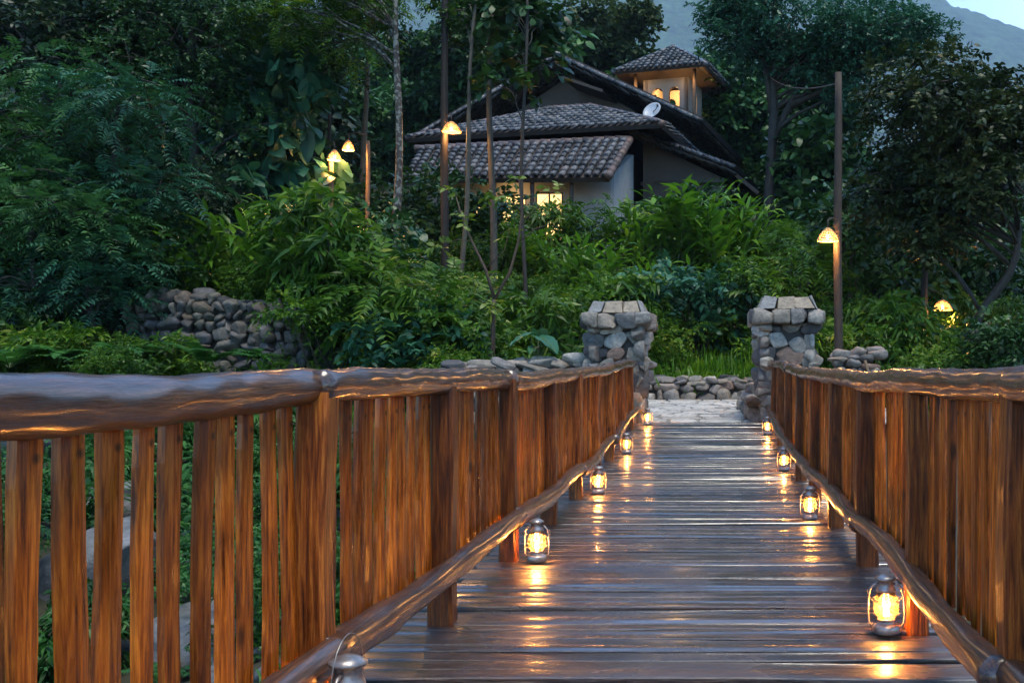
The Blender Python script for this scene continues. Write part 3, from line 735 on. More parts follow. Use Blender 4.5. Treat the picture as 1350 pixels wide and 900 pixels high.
lamp_post(436, 24.3, 203, 445, 213, .07, 'short orange lit post with a rattan lamp deep in the forest', .16, 'pole_pale')
lamp_post(485, 25.2, 186, 463, 200, .06, 'thin orange lit post with rattan lamp, farther back in the forest', .15, 'pole_pale')
lamp_post(586, 25, -60, 598, 176, .10, 'thick black pole with rattan lamp in front of the tiled roof', .235)
mb = MB(); a_, b_ = P(1105, 110, 19.5), P(1014, 101, 37.8); tt = np.linspace(0, 1, 20)
tube(mb, np.array([np.array(a_) * (1 - q) + np.array(b_) * q - np.array([0, 0, 1.0 * q * (1 - q)]) for q in tt]), .014, 5)
tag(mb.build('power_cable', M['frame_dark']), 'thin dark cable from the tall lamp pole to the trunk of the large spreading tree', 'cable')
mb = MB(); tube(mb, [(0, 0, 0), (-.05, .02, .8), (-.12, .03, 1.05)], [.03, .028, .026], 8)
tag(mb.build('stake', M['pole_pale'], loc=(PX(1150, 16.6), 16.6, .3)), 'pale leaning wooden stake tip behind the railing beside the small ruined wall', 'stake')

# ------------------------------------------------------------------ house
house = thing('house', 'white hillside house with grey barrel tiled roofs and a lit lookout tower', 'house', (-4, 40, 5.5))
HO = np.array([-4, 40, 5.5])
def hb(mb, name, m, parent=None, smooth=False):
    o = mb.build(name, M[m], parent or house, smooth)
    if parent is None: o.location = -HO
    return o
def tiles(mb, BL, BR, up, nrow, pitch=.295, s0=0.0, s1=1.0, seed=0, up2=None):
    """barrel tiles in parallel columns up the slope, clipped where the hips cut in (s0, s1: ends of the top edge)"""
    g = rs(seed); BL, BR, up = [np.array(p, float) for p in (BL, BR, up)]
    n = nrm(np.cross(BR - BL, up)); k = 7; a = np.linspace(0, np.pi, k); ax = nrm(BR - BL); W = np.linalg.norm(BR - BL); ncol = int(round(W / pitch)); wd = W / ncol
    for c in range(ncol):
        s = (c + .5) / ncol; vm = min(1.0, s / s0 if s0 > 0 else 1, (1 - s) / (1 - s1) if s1 < 1 else 1)
        sag = g.normal(0, .008); up_c = up if up2 is None else up * (1 - s) + up2 * s
        for q in range(nrow):
            v0, v1 = q / nrow - .012, min((q + 1.12) / nrow, vm + .03)
            if v0 > vm - .02: break
            p0, p1 = BL + (BR - BL) * s + up_c * v0 + n * .03, BL + (BR - BL) * s + up_c * v1 + n * .03
            V = []; lift = .07 + g.normal(0, .012); jit = g.normal(0, .011) + sag; ji2 = g.normal(0, .011) + sag
            for (p, rr, lf, j_) in ((p0, wd * .40, lift, jit), (p1, wd * .32, 0.0, ji2)):
                for aa in a: V.append(p + ax * (math.cos(aa) * rr + j_) + n * (math.sin(aa) * rr * .8 + lf))
            for aa in a: V.append(p0 + ax * (math.cos(aa) * wd * .30 + jit) + n * (math.sin(aa) * wd * .2 + lift * .5))
            Q = [[i, i + 1, k + i + 1, k + i] for i in range(k - 1)] + [[i + 1, i, 2 * k + i, 2 * k + i + 1] for i in range(k - 1)]
            mb.add(V, Q)
def ridge_tiles(mb, a, b, n, r=.16, seed=0):
    a, b = np.array(a, float), np.array(b, float); g = rs(seed)
    for i in range(n):
        p, q = a + (b - a) * (i / n - .02), a + (b - a) * ((i + 1.1) / n)
        tube(mb, [p + [0, 0, .02], q], [r * 1.1, r * .92], 10, True)
def roof(name, TL, TR, BR, BL, ncol, nrow, th=.16, m='tile', seed=0):
    TL, TR, BR, BL = [np.array(p, float) for p in (TL, TR, BR, BL)]
    mb = MB(); slab(mb, BL, BR, TR, TL, th); s = hb(mb, name, 'roof_under')
    mb = MB(); e0, e1 = BR - BL, TR - TL; sA = float(np.dot(TL - BL, e0) / np.dot(e0, e0)); sB = float(np.dot(TR - BL, e0) / np.dot(e0, e0))
    hip = sA > .2; up = TL - BL - (e0 * sA if hip else 0)
    tiles(mb, BL, BR, up, nrow, s0=sA if hip else 0, s1=sB if hip else 1, seed=seed, up2=None if hip else TR - BR); o = mb.build('roof_tiles', M[m], s, True)
    return s, o
# lower roof over the lit rooms
TL, TR, BR, BL = P(553, 197, 37), P(831, 184, 36.3), P(803, 234, 33), P(531, 236, 33.6)
s, _ = roof('lower_roof', TL, TR, BR, BL, 26, 8, seed=1)
mb = MB(); ridge_tiles(mb, TL, TR, 20, .14); ridge_tiles(mb, BR + Vector((-.02, 0, .03)), TR, 9, .13); mb.build('ridge_tiles', M['tile_red'], s)
# upper hip roof
a = R(-13); u = np.array([math.cos(a), math.sin(a), 0]); v = np.array([-math.sin(a), math.cos(a), 0])
C0 = np.array(P(873, 163, 35.9)); zE = C0[2]
EL = C0 - u * 10.3; EL[2] = zE; B0 = C0 + v * 8; BLk = EL + v * 8
RR = C0 - u * 4.2 + v * 4.0; RR[2] = 12.05; RL = EL + u * 4.2 + v * 4.0; RL[2] = 12.05
s, _ = roof('upper_roof', RL, RR, C0, EL, 34, 9, seed=2)
mb = MB(); slab(mb, C0, B0, RR + v * .02, RR, .16); s2 = hb(mb, 'upper_roof_hip', 'roof_under')
mb = MB(); tiles(mb, C0, B0, RR - (C0 + B0) / 2, 9, s0=.5, s1=.5, seed=3); mb.build('roof_tiles', M['tile'], s2)
mb = MB(); slab(mb, BLk, EL, RL, RL + v * .02, .16); slab(mb, B0, BLk, RL, RR, .16); hb(mb, 'upper_roof_back', 'roof_under')
mb = MB(); ridge_tiles(mb, RR, C0, 13, .13); ridge_tiles(mb, RL, RR, 6, .14); ridge_tiles(mb, RL, EL, 13, .13); mb.build('ridge_tiles', M['tile_red'], s)
# wall band under the upper roof
mb = MB(); c = C0 - u * 6.0 + v * 4.2; box(mb, (c[0], c[1], 7.4), (7.0, 6.4, 5.3), a); hb(mb, 'upper_wall', 'plaster_shaded')
# big gable roof behind
pk = np.array(P(735, 75, 42.6)); pr = np.array(P(925, 161, 41.5)); 
hw = pk + 0.0; rgt = pr.copy(); lft = pk - (pr - pk) * np.array([1, 1, -1]) ; lft[2] = pr[2]
back = v * 9.0
s, _ = roof('main_roof', pk + back, pk, rgt, rgt + back, 26, 16, .2, seed=4)
roof('main_roof', pk, pk + back, lft + back, lft, 26, 16, .2, seed=5)
mb = MB(); ridge_tiles(mb, pk, pk + back, 20, .16); ridge_tiles(mb, pk + [0, 0, .05], rgt + [0, 0, .05], 24, .085, 6); ridge_tiles(mb, pk + [0, 0, .05], lft + [0, 0, .05], 24, .085, 7); mb.build('ridge_tiles', M['tile'], s)
mb = MB(); gy = v * 1.6
Vg = [rgt * .9 + lft * .1 + gy, lft * .9 + rgt * .1 + gy, pk + gy]
lo = [Vg[0].copy(), Vg[1].copy()]
for q in lo: q[2] = 6.0
F0 = [np.array(q) - np.array([0, 0, .3]) for q in (Vg[0], Vg[2], Vg[1])] + lo[::-1]
bk = [q + v * 6.5 for q in F0]
Vv = np.array(F0 + bk)
mb.add(Vv, [[0, 3 + 1, 3, 2], [5, 7, 8, 9], [4, 0, 5, 9], [2, 3, 8, 7]], [[0, 2, 1], [5, 6, 7]])
hb(mb, 'gable_wall', 'plaster_shaded')
mb = MB(); p0, p1 = np.array(P(742, 100, 42.2)), np.array(P(795, 118, 41.9)); slab(mb, p0, p1, p1 + v * 2, p0 + v * 2, .12); hb(mb, 'gable_canopy', 'roof_under')
# right wing, roof falling to the right
A0, A1 = np.array(P(830, 172, 38.2)), np.array(P(968, 222, 37.6)); A2 = np.array(P(992, 262, 40.0)) 
s, _ = roof('wing_roof', A0 + v * 6, A0, A1, A1 + v * 6, 18, 10, .16, seed=8)
mb = MB(); ridge_tiles(mb, A0 + [0, 0, .04], A1 + [0, 0, .04], 18, .085); mb.build('ridge_tiles', M['tile'], s)
mb = MB(); q0 = A1 - [0, 0, .1]; slab(mb, q0 + v * .4, q0 + v * .4 + u * .9 - [0, 0, .75], q0 + v * 5 + u * .9 - [0, 0, .75], q0 + v * 5, .14); hb(mb, 'eave_skirt', 'roof_under')
mb = MB()
w0, w1 = A0 + v * .8 + u * .3, A1 + v * .8 - u * .6
Vw = np.array([w0 - [0, 0, .2], w1 - [0, 0, .2], [w1[0], w1[1], 4.5], [w0[0], w0[1], 4.5]]); Vw = np.vstack([Vw, Vw + v * 5])
mb.add(Vw, [[0, 3, 2, 1], [4, 5, 6, 7], [1, 2, 6, 5], [0, 4, 7, 3]]); hb(mb, 'wing_wall', 'plaster_shaded')
mb = MB(); wv = nrm(w1 - w0); 
bm0 = w0 * .78 + w1 * .22; box(mb, ((w0 + w1) / 2 - v * .05)[:2].tolist() + [8.55], (3.4, .14, .14), a); hb(mb, 'lintel_beam', 'frame_dark')
# ground-floor rooms behind the lower roof eave: wall with lit openings
yl = 34.6; xw0, xw1 = -10.3, -3.55; zf, ze = 4.4, 7.9
ops = [(PX(613, yl), PX(636, yl), 6.35, 7.25), (PX(660, yl), PX(694, yl), 6.30, 7.35), (PX(706, yl), PX(742, yl), 5.7, 7.42)]
mb = MB(); x = xw0
for (o0, o1, z0, z1) in ops:
    if o0 > x: box(mb, ((x + o0) / 2, yl + .1, (zf + ze) / 2), (o0 - x, .2, ze - zf))
    box(mb, ((o0 + o1) / 2, yl + .1, (zf + z0) / 2), (o1 - o0, .2, z0 - zf)); box(mb, ((o0 + o1) / 2, yl + .1, (z1 + ze) / 2), (o1 - o0, .2, ze - z1)); x = o1
box(mb, ((x + xw1) / 2, yl + .1, (zf + ze) / 2), (xw1 - x, .2, ze - zf))
hb(mb, 'front_wall', 'plaster')
for (o0, o1, z0, z1) in ops:
    mb = MB(); t_ = .05
    for xx in (o0 + t_ / 2, o1 - t_ / 2, (o0 + o1) / 2): box(mb, (xx, yl + .06, (z0 + z1) / 2), (t_, .1, z1 - z0))
    for zz in (z0 + t_ / 2, z1 - t_ / 2): box(mb, ((o0 + o1) / 2, yl + .062, zz), (o1 - o0 - .1, .09, t_))
    wdw = hb(mb, 'window', 'frame_dark')
    mb = MB(); box(mb, ((o0 + o1) / 2, yl + .16, (z0 + z1) / 2), (o1 - o0, .02, z1 - z0)); mb.build('pane', M['window_glow'], wdw, False)
mb = MB()                                                            # side wall closing the right end, following the roof
sx_ = -3.5; V = [(sx_, yl + .2, zf), (sx_ + .5, 37.2, zf), (sx_ + .5, 37.2, 9.3), (sx_, yl + .2, 8.15)]
V = np.array(V); V = np.vstack([V, V - [.25, 0, 0]]); mb.add(V, [[0, 1, 2, 3], [7, 6, 5, 4], [0, 3, 7, 4], [3, 2, 6, 7]]); hb(mb, 'side_wall', 'plaster')
for px in (650, 700, 752):
    mb = MB(); tube(mb, [(PX(px, 33.3), 33.5, 4.6), (PX(px, 33.3), 33.5, 7.55)], .08, 8); hb(mb, 'porch_post', 'frame_dark')
# tower
tc = np.array([-1.95, 48.2, 0]); ta = R(-16)
tu = np.array([math.cos(ta), math.sin(ta), 0]); tv = np.array([-math.sin(ta), math.cos(ta), 0])
tw = 2.25; z0, z1 = 11.5, 15.1
def tower_face(mb, c, du, dn, arches):
    """wall face with arched openings: strips left and right of each arch, a fan over it"""
    H0, H1 = z0, z1; th = .22
    edges = [-tw / 2]; 
    for (cx, hw_) in arches: edges += [cx - hw_, cx + hw_]
    edges.append(tw / 2); zs, zr = 13.70, 14.42
    def pr_(s0, s1, za, zb):
        ctr = c + du * (s0 + s1) / 2 - dn * th / 2
        box(mb, (ctr[0], ctr[1], (za + zb) / 2), (s1 - s0, th, zb - za), math.atan2(du[1], du[0]))
    for i in range(0, len(edges), 2): pr_(edges[i], edges[i + 1], H0, H1)
    for (cx, hw_) in arches:
        pr_(cx - hw_, cx + hw_, H0, zs); pr_(cx - hw_, cx + hw_, zr + hw_ + .05, H1)
        k = 10; aa = np.linspace(0, np.pi, k + 1)
        for i in range(k):
            s0, s1 = cx + hw_ * math.cos(aa[i]), cx + hw_ * math.cos(aa[i + 1]); h0, h1 = zr + hw_ * math.sin(aa[i]), zr + hw_ * math.sin(aa[i + 1]); ht = zr + hw_ + .05
            V = []
            for dn_ in (0, th):
                for (s_, hh) in ((s0, h0), (s1, h1), (s1, ht), (s0, ht)):
                    p = c + du * s_ - dn * dn_; V.append((p[0], p[1], hh))
            mb.add(V, [[1, 0, 3, 2], [4, 5, 6, 7], [0, 1, 5, 4]])
mb = MB()
tower_face(mb, tc - tv * tw / 2, tu, -tv, [(-.42, .27), (.42, .27)]); tower_face(mb, tc + tu * (tw / 2 - .002) + tv * 0, tv, tu, [(0, .3)])
tower_face(mb, tc - tu * (tw / 2 - .002), -tv, -tu, [(0, .3)]); tower_face(mb, tc + tv * tw / 2, -tu, tv, [(-.42, .27), (.42, .27)])
tow = hb(mb, 'tower', 'plaster_warm')
mb = MB(); box(mb, (tc[0], tc[1], 13.3), (tw - .3, tw - .3, .12), ta); mb.build('floor', M['frame_dark'], tow, False)
ex, ey, zt_ = 2.3, 2.15, 15.30; ap = tc + np.array([0, 0, 16.95])
cr = [tc + tu * sx * ex + tv * sy * ey + np.array([0, 0, zt_]) for sx, sy in ((-1, -1), (1, -1), (1, 1), (-1, 1))]
mb = MB(); mt_ = MB()
for i in range(4):
    p, q = cr[i], cr[(i + 1) % 4]; e = tu * .01 * (1 if i in (0,) else -1) * 0
    n_ = nrm(np.cross(q - p, ap - p)) * .12
    mb.add([p, q, ap, p - n_, q - n_, ap - n_ * 1.2], [[0, 3, 4, 1]], [[0, 1, 2], [5, 4, 3]])
    tiles(mt_, p, q, ap - (p + q) / 2, 8, s0=.5, s1=.5, seed=30 + i)
    ridge_tiles(mt_, ap, p, 8, .11, 40 + i)
tr = mb.build('tower_roof', M['roof_under'], tow, False); mt_.build('roof_tiles', M['tile'], tr)
mb = MB()
for sx, sy in ((1.0, -.95), (-1.0, -.95)):
    mb = MB(); p = tc + tu * sx * (tw / 2 + .35) + tv * sy * (tw / 2 + .2); tube(mb, [(p[0], p[1], 12), (p[0], p[1], 15.4)], .09, 8)
    mb.build('tower_post', M['pole_pale'], tow)
for q in (-1, -.5, 0, .5, 1):
    mb = MB(); p = tc + tu * q * 1.9 - tv * (ey - .1); e_ = tc + tu * q * .9 - tv * .9; tube(mb, [(p[0], p[1], 15.22), (e_[0], e_[1], 15.9)], .055, 6); mb.build('roof_strut', M['pole_pale'], tow)
for o in tow.children: pass
def plight(name, loc, e, col=(1, .55, .2), r=.1):
    l = bpy.data.lights.new(name, 'POINT'); l.energy = e; l.color = col; l.shadow_soft_size = r
    o = bpy.data.objects.new(name, l); COL.objects.link(o); o.location = loc; return o
plight('tower_lamp', (tc[0], tc[1], 14.75), 34)
for sgn in (-1, 1):
    p = tc - tv * (tw / 2 + .55) + tu * sgn * 1.35; plight('eave_lamp', (p[0], p[1], 14.9), 3.5)
plight('porch_fill', (-7.0, 34.0, 7.3), 5)  # added warm fill under the lower roof, no lamp hangs here
# satellite dish on the roof
ds = thing('satellite_dish', 'grey round satellite dish on the dark roof below the tower', 'satellite dish', P(861, 148, 37.6))
mb = MB(); pr_ = [(.0, 0), (.10, .008), (.2, .03), (.30, .07), (.37, .11), (.38, .112), (.37, .122), (.30, .082), (.2, .042), (.10, .02), (0, .012)]
lathe(mb, pr_, 28); dd = mb.build('reflector', M['dish'], ds); dd.rotation_euler = (R(62), 0, R(-28))
mb = MB(); tube(mb, [(0, 0, .02), (.12, -.30, .02), (.19, -.47, .12)], .016, 6); tube(mb, [(.19, -.47, .07), (.19, -.47, .18)], .035, 8); mb.build('feed_arm', M['frame_dark'], ds)
mb = MB(); tube(mb, [(0, .05, 0), (.0, .25, -.2), (0, .25, -1.2)], .03, 8); mb.build('mast', M['frame_dark'], ds)

# ------------------------------------------------------------------ foliage
PROF = {'lance': ([0, .25, .6, 1], [.12, 1, .72, .02]), 'ovate': ([0, .3, .68, 1], [.15, 1, .78, .03]), 'strap': ([0, .2, .45, .72, 1], [.55, .9, 1, .75, .03]),
        'round': ([0, .12, .5, .82, 1], [.25, .85, 1, .6, .03]), 'pinna': ([0, .45, 1], [.8, 1, .05])}
def leaves(Bp, D, U, L, W, droop, prof='lance', fold=.25, mid=True):
    """leaf blades: base points, directions, blade normals, lengths, widths (vectors of equal length)"""
    Bp, D, U = np.asarray(Bp, float), nrm(D), np.asarray(U, float); n = len(Bp)
    U = nrm(U - D * (U * D).sum(-1, keepdims=True)); S = np.cross(D, U)
    L = np.broadcast_to(np.asarray(L, float), n); W = np.broadcast_to(np.asarray(W, float), n); droop = np.broadcast_to(np.asarray(droop, float), n)
    ts, ws = [np.array(q) for q in PROF[prof]]; k = len(ts)
    cs = np.array([-1, 0, 1.0]) if mid else np.array([-1, 1.0]); m = len(cs)
    t = ts[None, :, None]; wv = ws[None, :, None]; s = cs[None, None, :]
    Ln, Wn, dn = L[:, None, None], W[:, None, None], droop[:, None, None]
    along = Ln * t * (1 - .18 * dn * t) + 0 * s
    side = s * wv * Wn * .5 + 0 * t
    up = fold * np.abs(s) * wv * Wn * .5 + 0 * Ln
    V = Bp[:, None, None, :] + D[:, None, None, :] * along[..., None] + S[:, None, None, :] * side[..., None] + U[:, None, None, :] * up[..., None]
    V[..., 2] -= dn * Ln * t ** 2 * .55 + 0 * s
    V = V.reshape(-1, 3)
    i, j = np.meshgrid(np.arange(k - 1), np.arange(m - 1), indexing='ij')
    q = np.stack([i * m + j, i * m + j + 1, (i + 1) * m + j + 1, (i + 1) * m + j], -1).reshape(-1, 4)
    Q = (q[None] + (np.arange(n) * k * m)[:, None, None]).reshape(-1, 4)
    return V, Q
def rdir(g, n, up=0.0):
    d = g.normal(size=(n, 3)); d[:, 2] = np.abs(d[:, 2]) * .6 + up if up else d[:, 2]; return nrm(d)

def sprays(g, O, D, L, k, ll, lw, ang=1.0, droop=.6, jit=.25, prof='lance', pairs=False, mid=False, ldroop=.5):
    """twigs at O along D with k leaves each (pairs: pinnate, in one plane)"""
    n = len(O); O = np.asarray(O, float); D = nrm(D); L = np.broadcast_to(np.asarray(L, float), n)
    up = np.array([0, 0, 1.0]) + g.normal(0, .25, (n, 3)); S = nrm(np.cross(D, up)); U = np.cross(S, D)
    t = (np.arange(k) + .6) / k if not pairs else (np.arange(k) // 2 + .6) / (k / 2)
    sg = np.where(np.arange(k) % 2, 1.0, -1.0)
    pos = O[:, None] + D[:, None] * (L[:, None] * t)[..., None]
    pos[..., 2] -= droop * L[:, None] * t ** 2 * .5
    tan = D[:, None] * np.ones((1, k, 1)); tan[..., 2] -= droop * t
    tan = nrm(tan)
    ld = tan * math.cos(ang) + S[:, None] * (sg * math.sin(ang))[None, :, None] + g.normal(0, jit, (n, k, 3))
    if pairs: shape = np.sin(np.pi * (.15 + .8 * t)) ; 
    else: shape = np.ones(k)
    un = U[:, None] + g.normal(0, jit * 1.2, (n, k, 3))
    sc = g.uniform(.75, 1.2, (n, k)) * shape[None]
    return leaves(pos.reshape(-1, 3), ld.reshape(-1, 3), un.reshape(-1, 3), (ll * sc).ravel(), (lw * sc).ravel(), g.uniform(.2, 1, n * k) * ldroop, prof, .2, mid)

def clump_points(g, clumps, per):
    O, D = [], []
    for (c, r) in clumps:
        n = max(4, int(per * (r[0] * r[1] * r[2]) ** .67)); d = nrm(g.normal(size=(n, 3))); d[:, 2] = d[:, 2] * .9 + .1
        rad = g.uniform(.25, 1.0, (n, 1)) ** .55
        p = np.array(c) + d * np.array(r) * rad * g.uniform(.8, 1.12, (n, 1)); O.append(p)
        dd = d * np.array([1, 1, .55]) + g.normal(0, .35, (n, 3)); D.append(dd)
    return np.concatenate(O), np.concatenate(D)
LEAFK = {  # kind: L twig, leaves per twig, leaf length, width, angle, droop, jitter, profile, pairs
    'pinnate': dict(L=.62, k=18, ll=.17, lw=.050, ang=1.05, droop=.8, jit=.10, prof='lance', pairs=True, ldroop=.5),
    'ovate': dict(L=.40, k=9, ll=.15, lw=.075, ang=.95, droop=.5, jit=.35, prof='ovate'),
    'small': dict(L=.36, k=12, ll=.095, lw=.045, ang=.95, droop=.4, jit=.35, prof='ovate'),
    'lance': dict(L=.28, k=8, ll=.28, lw=.066, ang=.9, droop=.6, jit=.4, prof='lance', ldroop=.9),
    'big': dict(L=.40, k=6, ll=.27, lw=.19, ang=.95, droop=.6, jit=.35, prof='round', ldroop=.7),
    'far': dict(L=.6, k=7, ll=.34, lw=.20, ang=.95, droop=.4, jit=.45, prof='ovate')}
def crown(g, clumps, kind, per):
    O, D = clump_points(g, clumps, per); kw = dict(LEAFK[kind]); L = kw.pop('L') * g.uniform(.7, 1.3, len(O))
    return sprays(g, O, D, L, **kw)
def limb_path(g, a, b, k=7, sag=.12, wob=.06):
    a, b = np.array(a, float), np.array(b, float); t = np.linspace(0, 1, k)[:, None]
    p = a + (b - a) * t; Ln = np.linalg.norm(b - a); p[:, 2] += (sag * Ln * np.sin(np.pi * t[:, 0])); p[1:-1] += g.normal(0, wob * Ln * .3, (k - 2, 3)); return p
def clumps_in(g, c, r, n, cr):
    out = []
    for _ in range(n):
        d = nrm(g.normal(size=3)) * g.uniform(.35, 1) ** .5; rr = g.uniform(*cr); out.append((np.array(c) + d * np.array(r), (rr * 1.15, rr * 1.15, rr * .75)))
    return out
def tree(name, label, base, trunk, rad, clumps, kind, per, leafm, barkm='bark', seed=0, group=None, cat='tree', limbs=True, lump=.08, extra=()):
    """base world point; trunk/clumps in local coordinates"""
    g = rs(seed); root = thing(name, label, cat, base, 0, group)
    mb = MB(); tp = np.array(trunk, float)
    if len(tp) < 8:                                                   # refine the trunk line
        tt = np.linspace(0, len(tp) - 1, 22); tp = np.stack([np.interp(tt, range(len(trunk)), tp[:, k]) for k in range(3)], -1)
        for _ in range(3): tp[1:-1] = (tp[:-2] + 2 * tp[1:-1] + tp[2:]) / 4
    rr = np.linspace(rad, rad * .45, len(tp)); rr[0] *= 1.25
    tube(mb, tp, rr, 12, lump=lump, seed=seed)
    if limbs:
        for (c, r) in clumps:
            dd = np.linalg.norm(tp - np.array(c), axis=1) + np.maximum(0, tp[:, 2] - c[2] + .2) * 2; i = max(3, int(np.argmin(dd)) - 2)
            Lb = limb_path(g, tp[i], c); tube(mb, Lb, np.linspace(rr[i] * .5, .012, len(Lb)), 6, lump=.05, seed=seed + 3)
            for _ in range(3):
                e = np.array(c) + nrm(g.normal(size=3)) * np.array(r) * .8; Lb = limb_path(g, Lb[3] if len(Lb) > 3 else tp[i], e, 5); tube(mb, Lb, np.linspace(.018, .006, 5), 4)
    for e in extra:
        q = [np.array(P(a_, b2, base[1])) - np.array(base) for a_, b2 in e]; tube(mb, q, np.linspace(rad * .62, rad * .25, len(q)), 9, lump=.06, seed=seed + 9)
    mb.build('trunk', M[barkm], root)
    mb = MB(); mb.add(*crown(g, clumps, kind, per)); mb.build('crown', M[leafm], root)
    return root

# ---- small plants as shared meshes -----------------------------------------
def curve_stem(g, az, lean, H, out, k=9):
    t = np.linspace(0, 1, k); r = out * t ** 1.8 + lean * t * H; z = H * (t - .22 * (out / max(H, .1)) * t ** 2.5)
    return np.stack([np.cos(az) * r, np.sin(az) * r, z], -1)
def ginger(seed, stems=14, H=1.5, ll=.72, lw=.130):
    g = rs(seed); lf, st = MB(), MB()
    for s in range(stems):
        az = g.uniform(0, 6.28); h = H * g.uniform(.6, 1.08); p = curve_stem(g, az, g.uniform(0, .22), h, g.uniform(.2, .9) * H * .5)
        off = np.append(g.normal(0, .13, 2), 0); p = p + off
        tube(st, p, np.linspace(.013, .005, len(p)), 5, False)
        k = int(g.integers(9, 14)); tt = np.linspace(.28, 1, k); idx = tt * (len(p) - 1)
        pos = np.stack([np.interp(idx, range(len(p)), p[:, q]) for q in range(3)], -1)
        tg = nrm(np.gradient(pos, axis=0)); side = nrm(np.cross(tg, [0, 0, 1.0]) + g.normal(0, .15, 3)); sg = np.where(np.arange(k) % 2, 1., -1.)[:, None]
        d = tg * .75 + side * sg * .85 + g.normal(0, .12, (k, 3)) + [0, 0, .12]
        sz = ll * np.interp(tt, [.28, .6, 1], [.75, 1.05, .7]) * g.uniform(.85, 1.15, k)
        lf.add(*leaves(pos, d, np.cross(d, side * sg) * sg * -1 + [0, 0, 1.2], sz, lw * sz / ll * g.uniform(.85, 1.15, k), g.uniform(.3, 1.0, k), 'lance', .3))
    return lf.mesh('foliage', M['leaf_ginger']), st.mesh('stems', M['stem'])
def fern(seed, fr=11, Lf=.85, leafm='leaf_fern'):
    g = rs(seed); lf, st = MB(), MB()
    for s in range(fr):
        az = s / fr * 6.28 + g.normal(0, .25); Ln = Lf * g.uniform(.75, 1.15); k = 22; t = np.linspace(0, 1, k)
        el = g.uniform(.55, 1.1); r = Ln * t * math.cos(el) * (1 + .4 * t); z = Ln * (t * math.sin(el) - .62 * t ** 2.3 * g.uniform(.6, 1.1))
        p = np.stack([np.cos(az) * r, np.sin(az) * r, z + .05], -1); tube(st, p[::3], np.linspace(.006, .002, len(p[::3])), 4, False)
        tg = nrm(np.gradient(p, axis=0)); side = nrm(np.cross(tg, [0, 0, 1.0])); up = np.cross(side, tg)
        q = slice(3, k); sh = np.sin(np.pi * np.clip(.12 + .86 * t[q], 0, 1)) ** .8 * Ln * .23
        for sg in (-1, 1):
            d = side[q] * sg + tg[q] * .38 + g.normal(0, .06, (k - 3, 3)); lf.add(*leaves(p[q], d, up[q] + g.normal(0, .1, (k - 3, 3)), sh, .052 * Lf, .25, 'pinna', .1, False))
    return lf.mesh('fronds', M[leafm]), st.mesh('stalks', M['stem'])
def bush(seed, R_=(.8, .8, .9), kind='small', leafm='leaf_bush', per=260, ncl=9, cr=(.28, .5)):
    g = rs(seed); cl = clumps_in(g, (0, 0, R_[2] * 1.0), R_, ncl, cr)
    st = MB()
    for (c, r) in cl:
        p = limb_path(g, (g.normal(0, .06), g.normal(0, .06), -.1), c, 6, .08); tube(st, p, np.linspace(.022, .006, 6), 5, False)
    lf = MB(); lf.add(*crown(g, cl, kind, per)); return lf.mesh('foliage', M[leafm]), st.mesh('stems', M['bark'])
def straps(seed, n=26, Lf=.8, wd=.055, leafm='leaf_yellow', up=1.0):
    g = rs(seed); az = g.uniform(0, 6.28, n); el = g.uniform(.5, 1.35, n) * up; d = np.stack([np.cos(az) * np.cos(el), np.sin(az) * np.cos(el), np.sin(el)], -1)
    U = np.stack([-np.cos(az) * np.sin(el), -np.sin(az) * np.sin(el), np.cos(el)], -1)
    lf = MB(); lf.add(*leaves(np.stack([np.cos(az) * .04, np.sin(az) * .04, 0 * az], -1), d, U, Lf * g.uniform(.6, 1.15, n), wd * g.uniform(.8, 1.2, n), g.uniform(.3, 1.3, n), 'strap', .35))
    return lf.mesh('leaves', M[leafm]), None
PL = {'ginger': [ginger(100 + i) for i in range(4)], 'tall_ginger': [ginger(110 + i, 22, 2.0, .78, .135) for i in range(3)],
      'fern': [fern(120 + i) for i in range(3)], 'bush': [bush(130 + i) for i in range(3)], 'lance_bush': [bush(140 + i, (.75, .75, .9), 'lance', 'leaf_bush', 220) for i in range(3)],
      'teal_bush': [bush(150 + i, (.7, .7, .9), 'ovate', 'leaf_teal', 170) for i in range(2)], 'broadleaf': [bush(160 + i, (.7, .7, 1.0), 'big', 'leaf_teal', 90) for i in range(2)],
      'straps': [straps(170 + i) for i in range(2)], 'dark_bush': [bush(180 + i, (.9, .9, 1.0), 'ovate', 'leaf_forest', 190) for i in range(3)],
      'pinnate_bush': [bush(190 + i, (.8, .8, .9), 'pinnate', 'leaf_bush', 130) for i in range(2)]}
NAME = {'ginger': ('ginger_plant', 'plant'), 'tall_ginger': ('ginger_plant', 'plant'), 'fern': ('fern', 'fern'), 'bush': ('shrub', 'shrub'), 'lance_bush': ('shrub', 'shrub'), 'teal_bush': ('shrub', 'shrub'),
        'broadleaf': ('broadleaf_plant', 'plant'), 'straps': ('strap_leaf_plant', 'plant'), 'dark_bush': ('shrub', 'shrub'), 'pinnate_bush': ('shrub', 'shrub')}
PARTN = {'ginger': ('foliage', 'stems'), 'fern': ('fronds', 'stalks'), 'straps': ('leaves', None)}
pg = rs(77)
def plant(kind, px, d, sc, label, group=None, dz=0.0, v=None, zs=1.0):
    x = PX(px, d); nm, cat = NAME[kind]; var = PL[kind][int(pg.integers(len(PL[kind]))) if v is None else v]
    root = thing(nm, label, cat, (x, d, tz(x, d) + dz), pg.uniform(0, 6.28), group)
    a, b_ = PARTN.get(kind.replace('tall_', ''), ('foliage', 'stems'))
    inst(a, var[0], root, scale=(sc, sc, sc * zs))
    if var[1]: inst(b_, var[1], root, scale=(sc, sc, sc * zs))
    return root
exec_plants = []
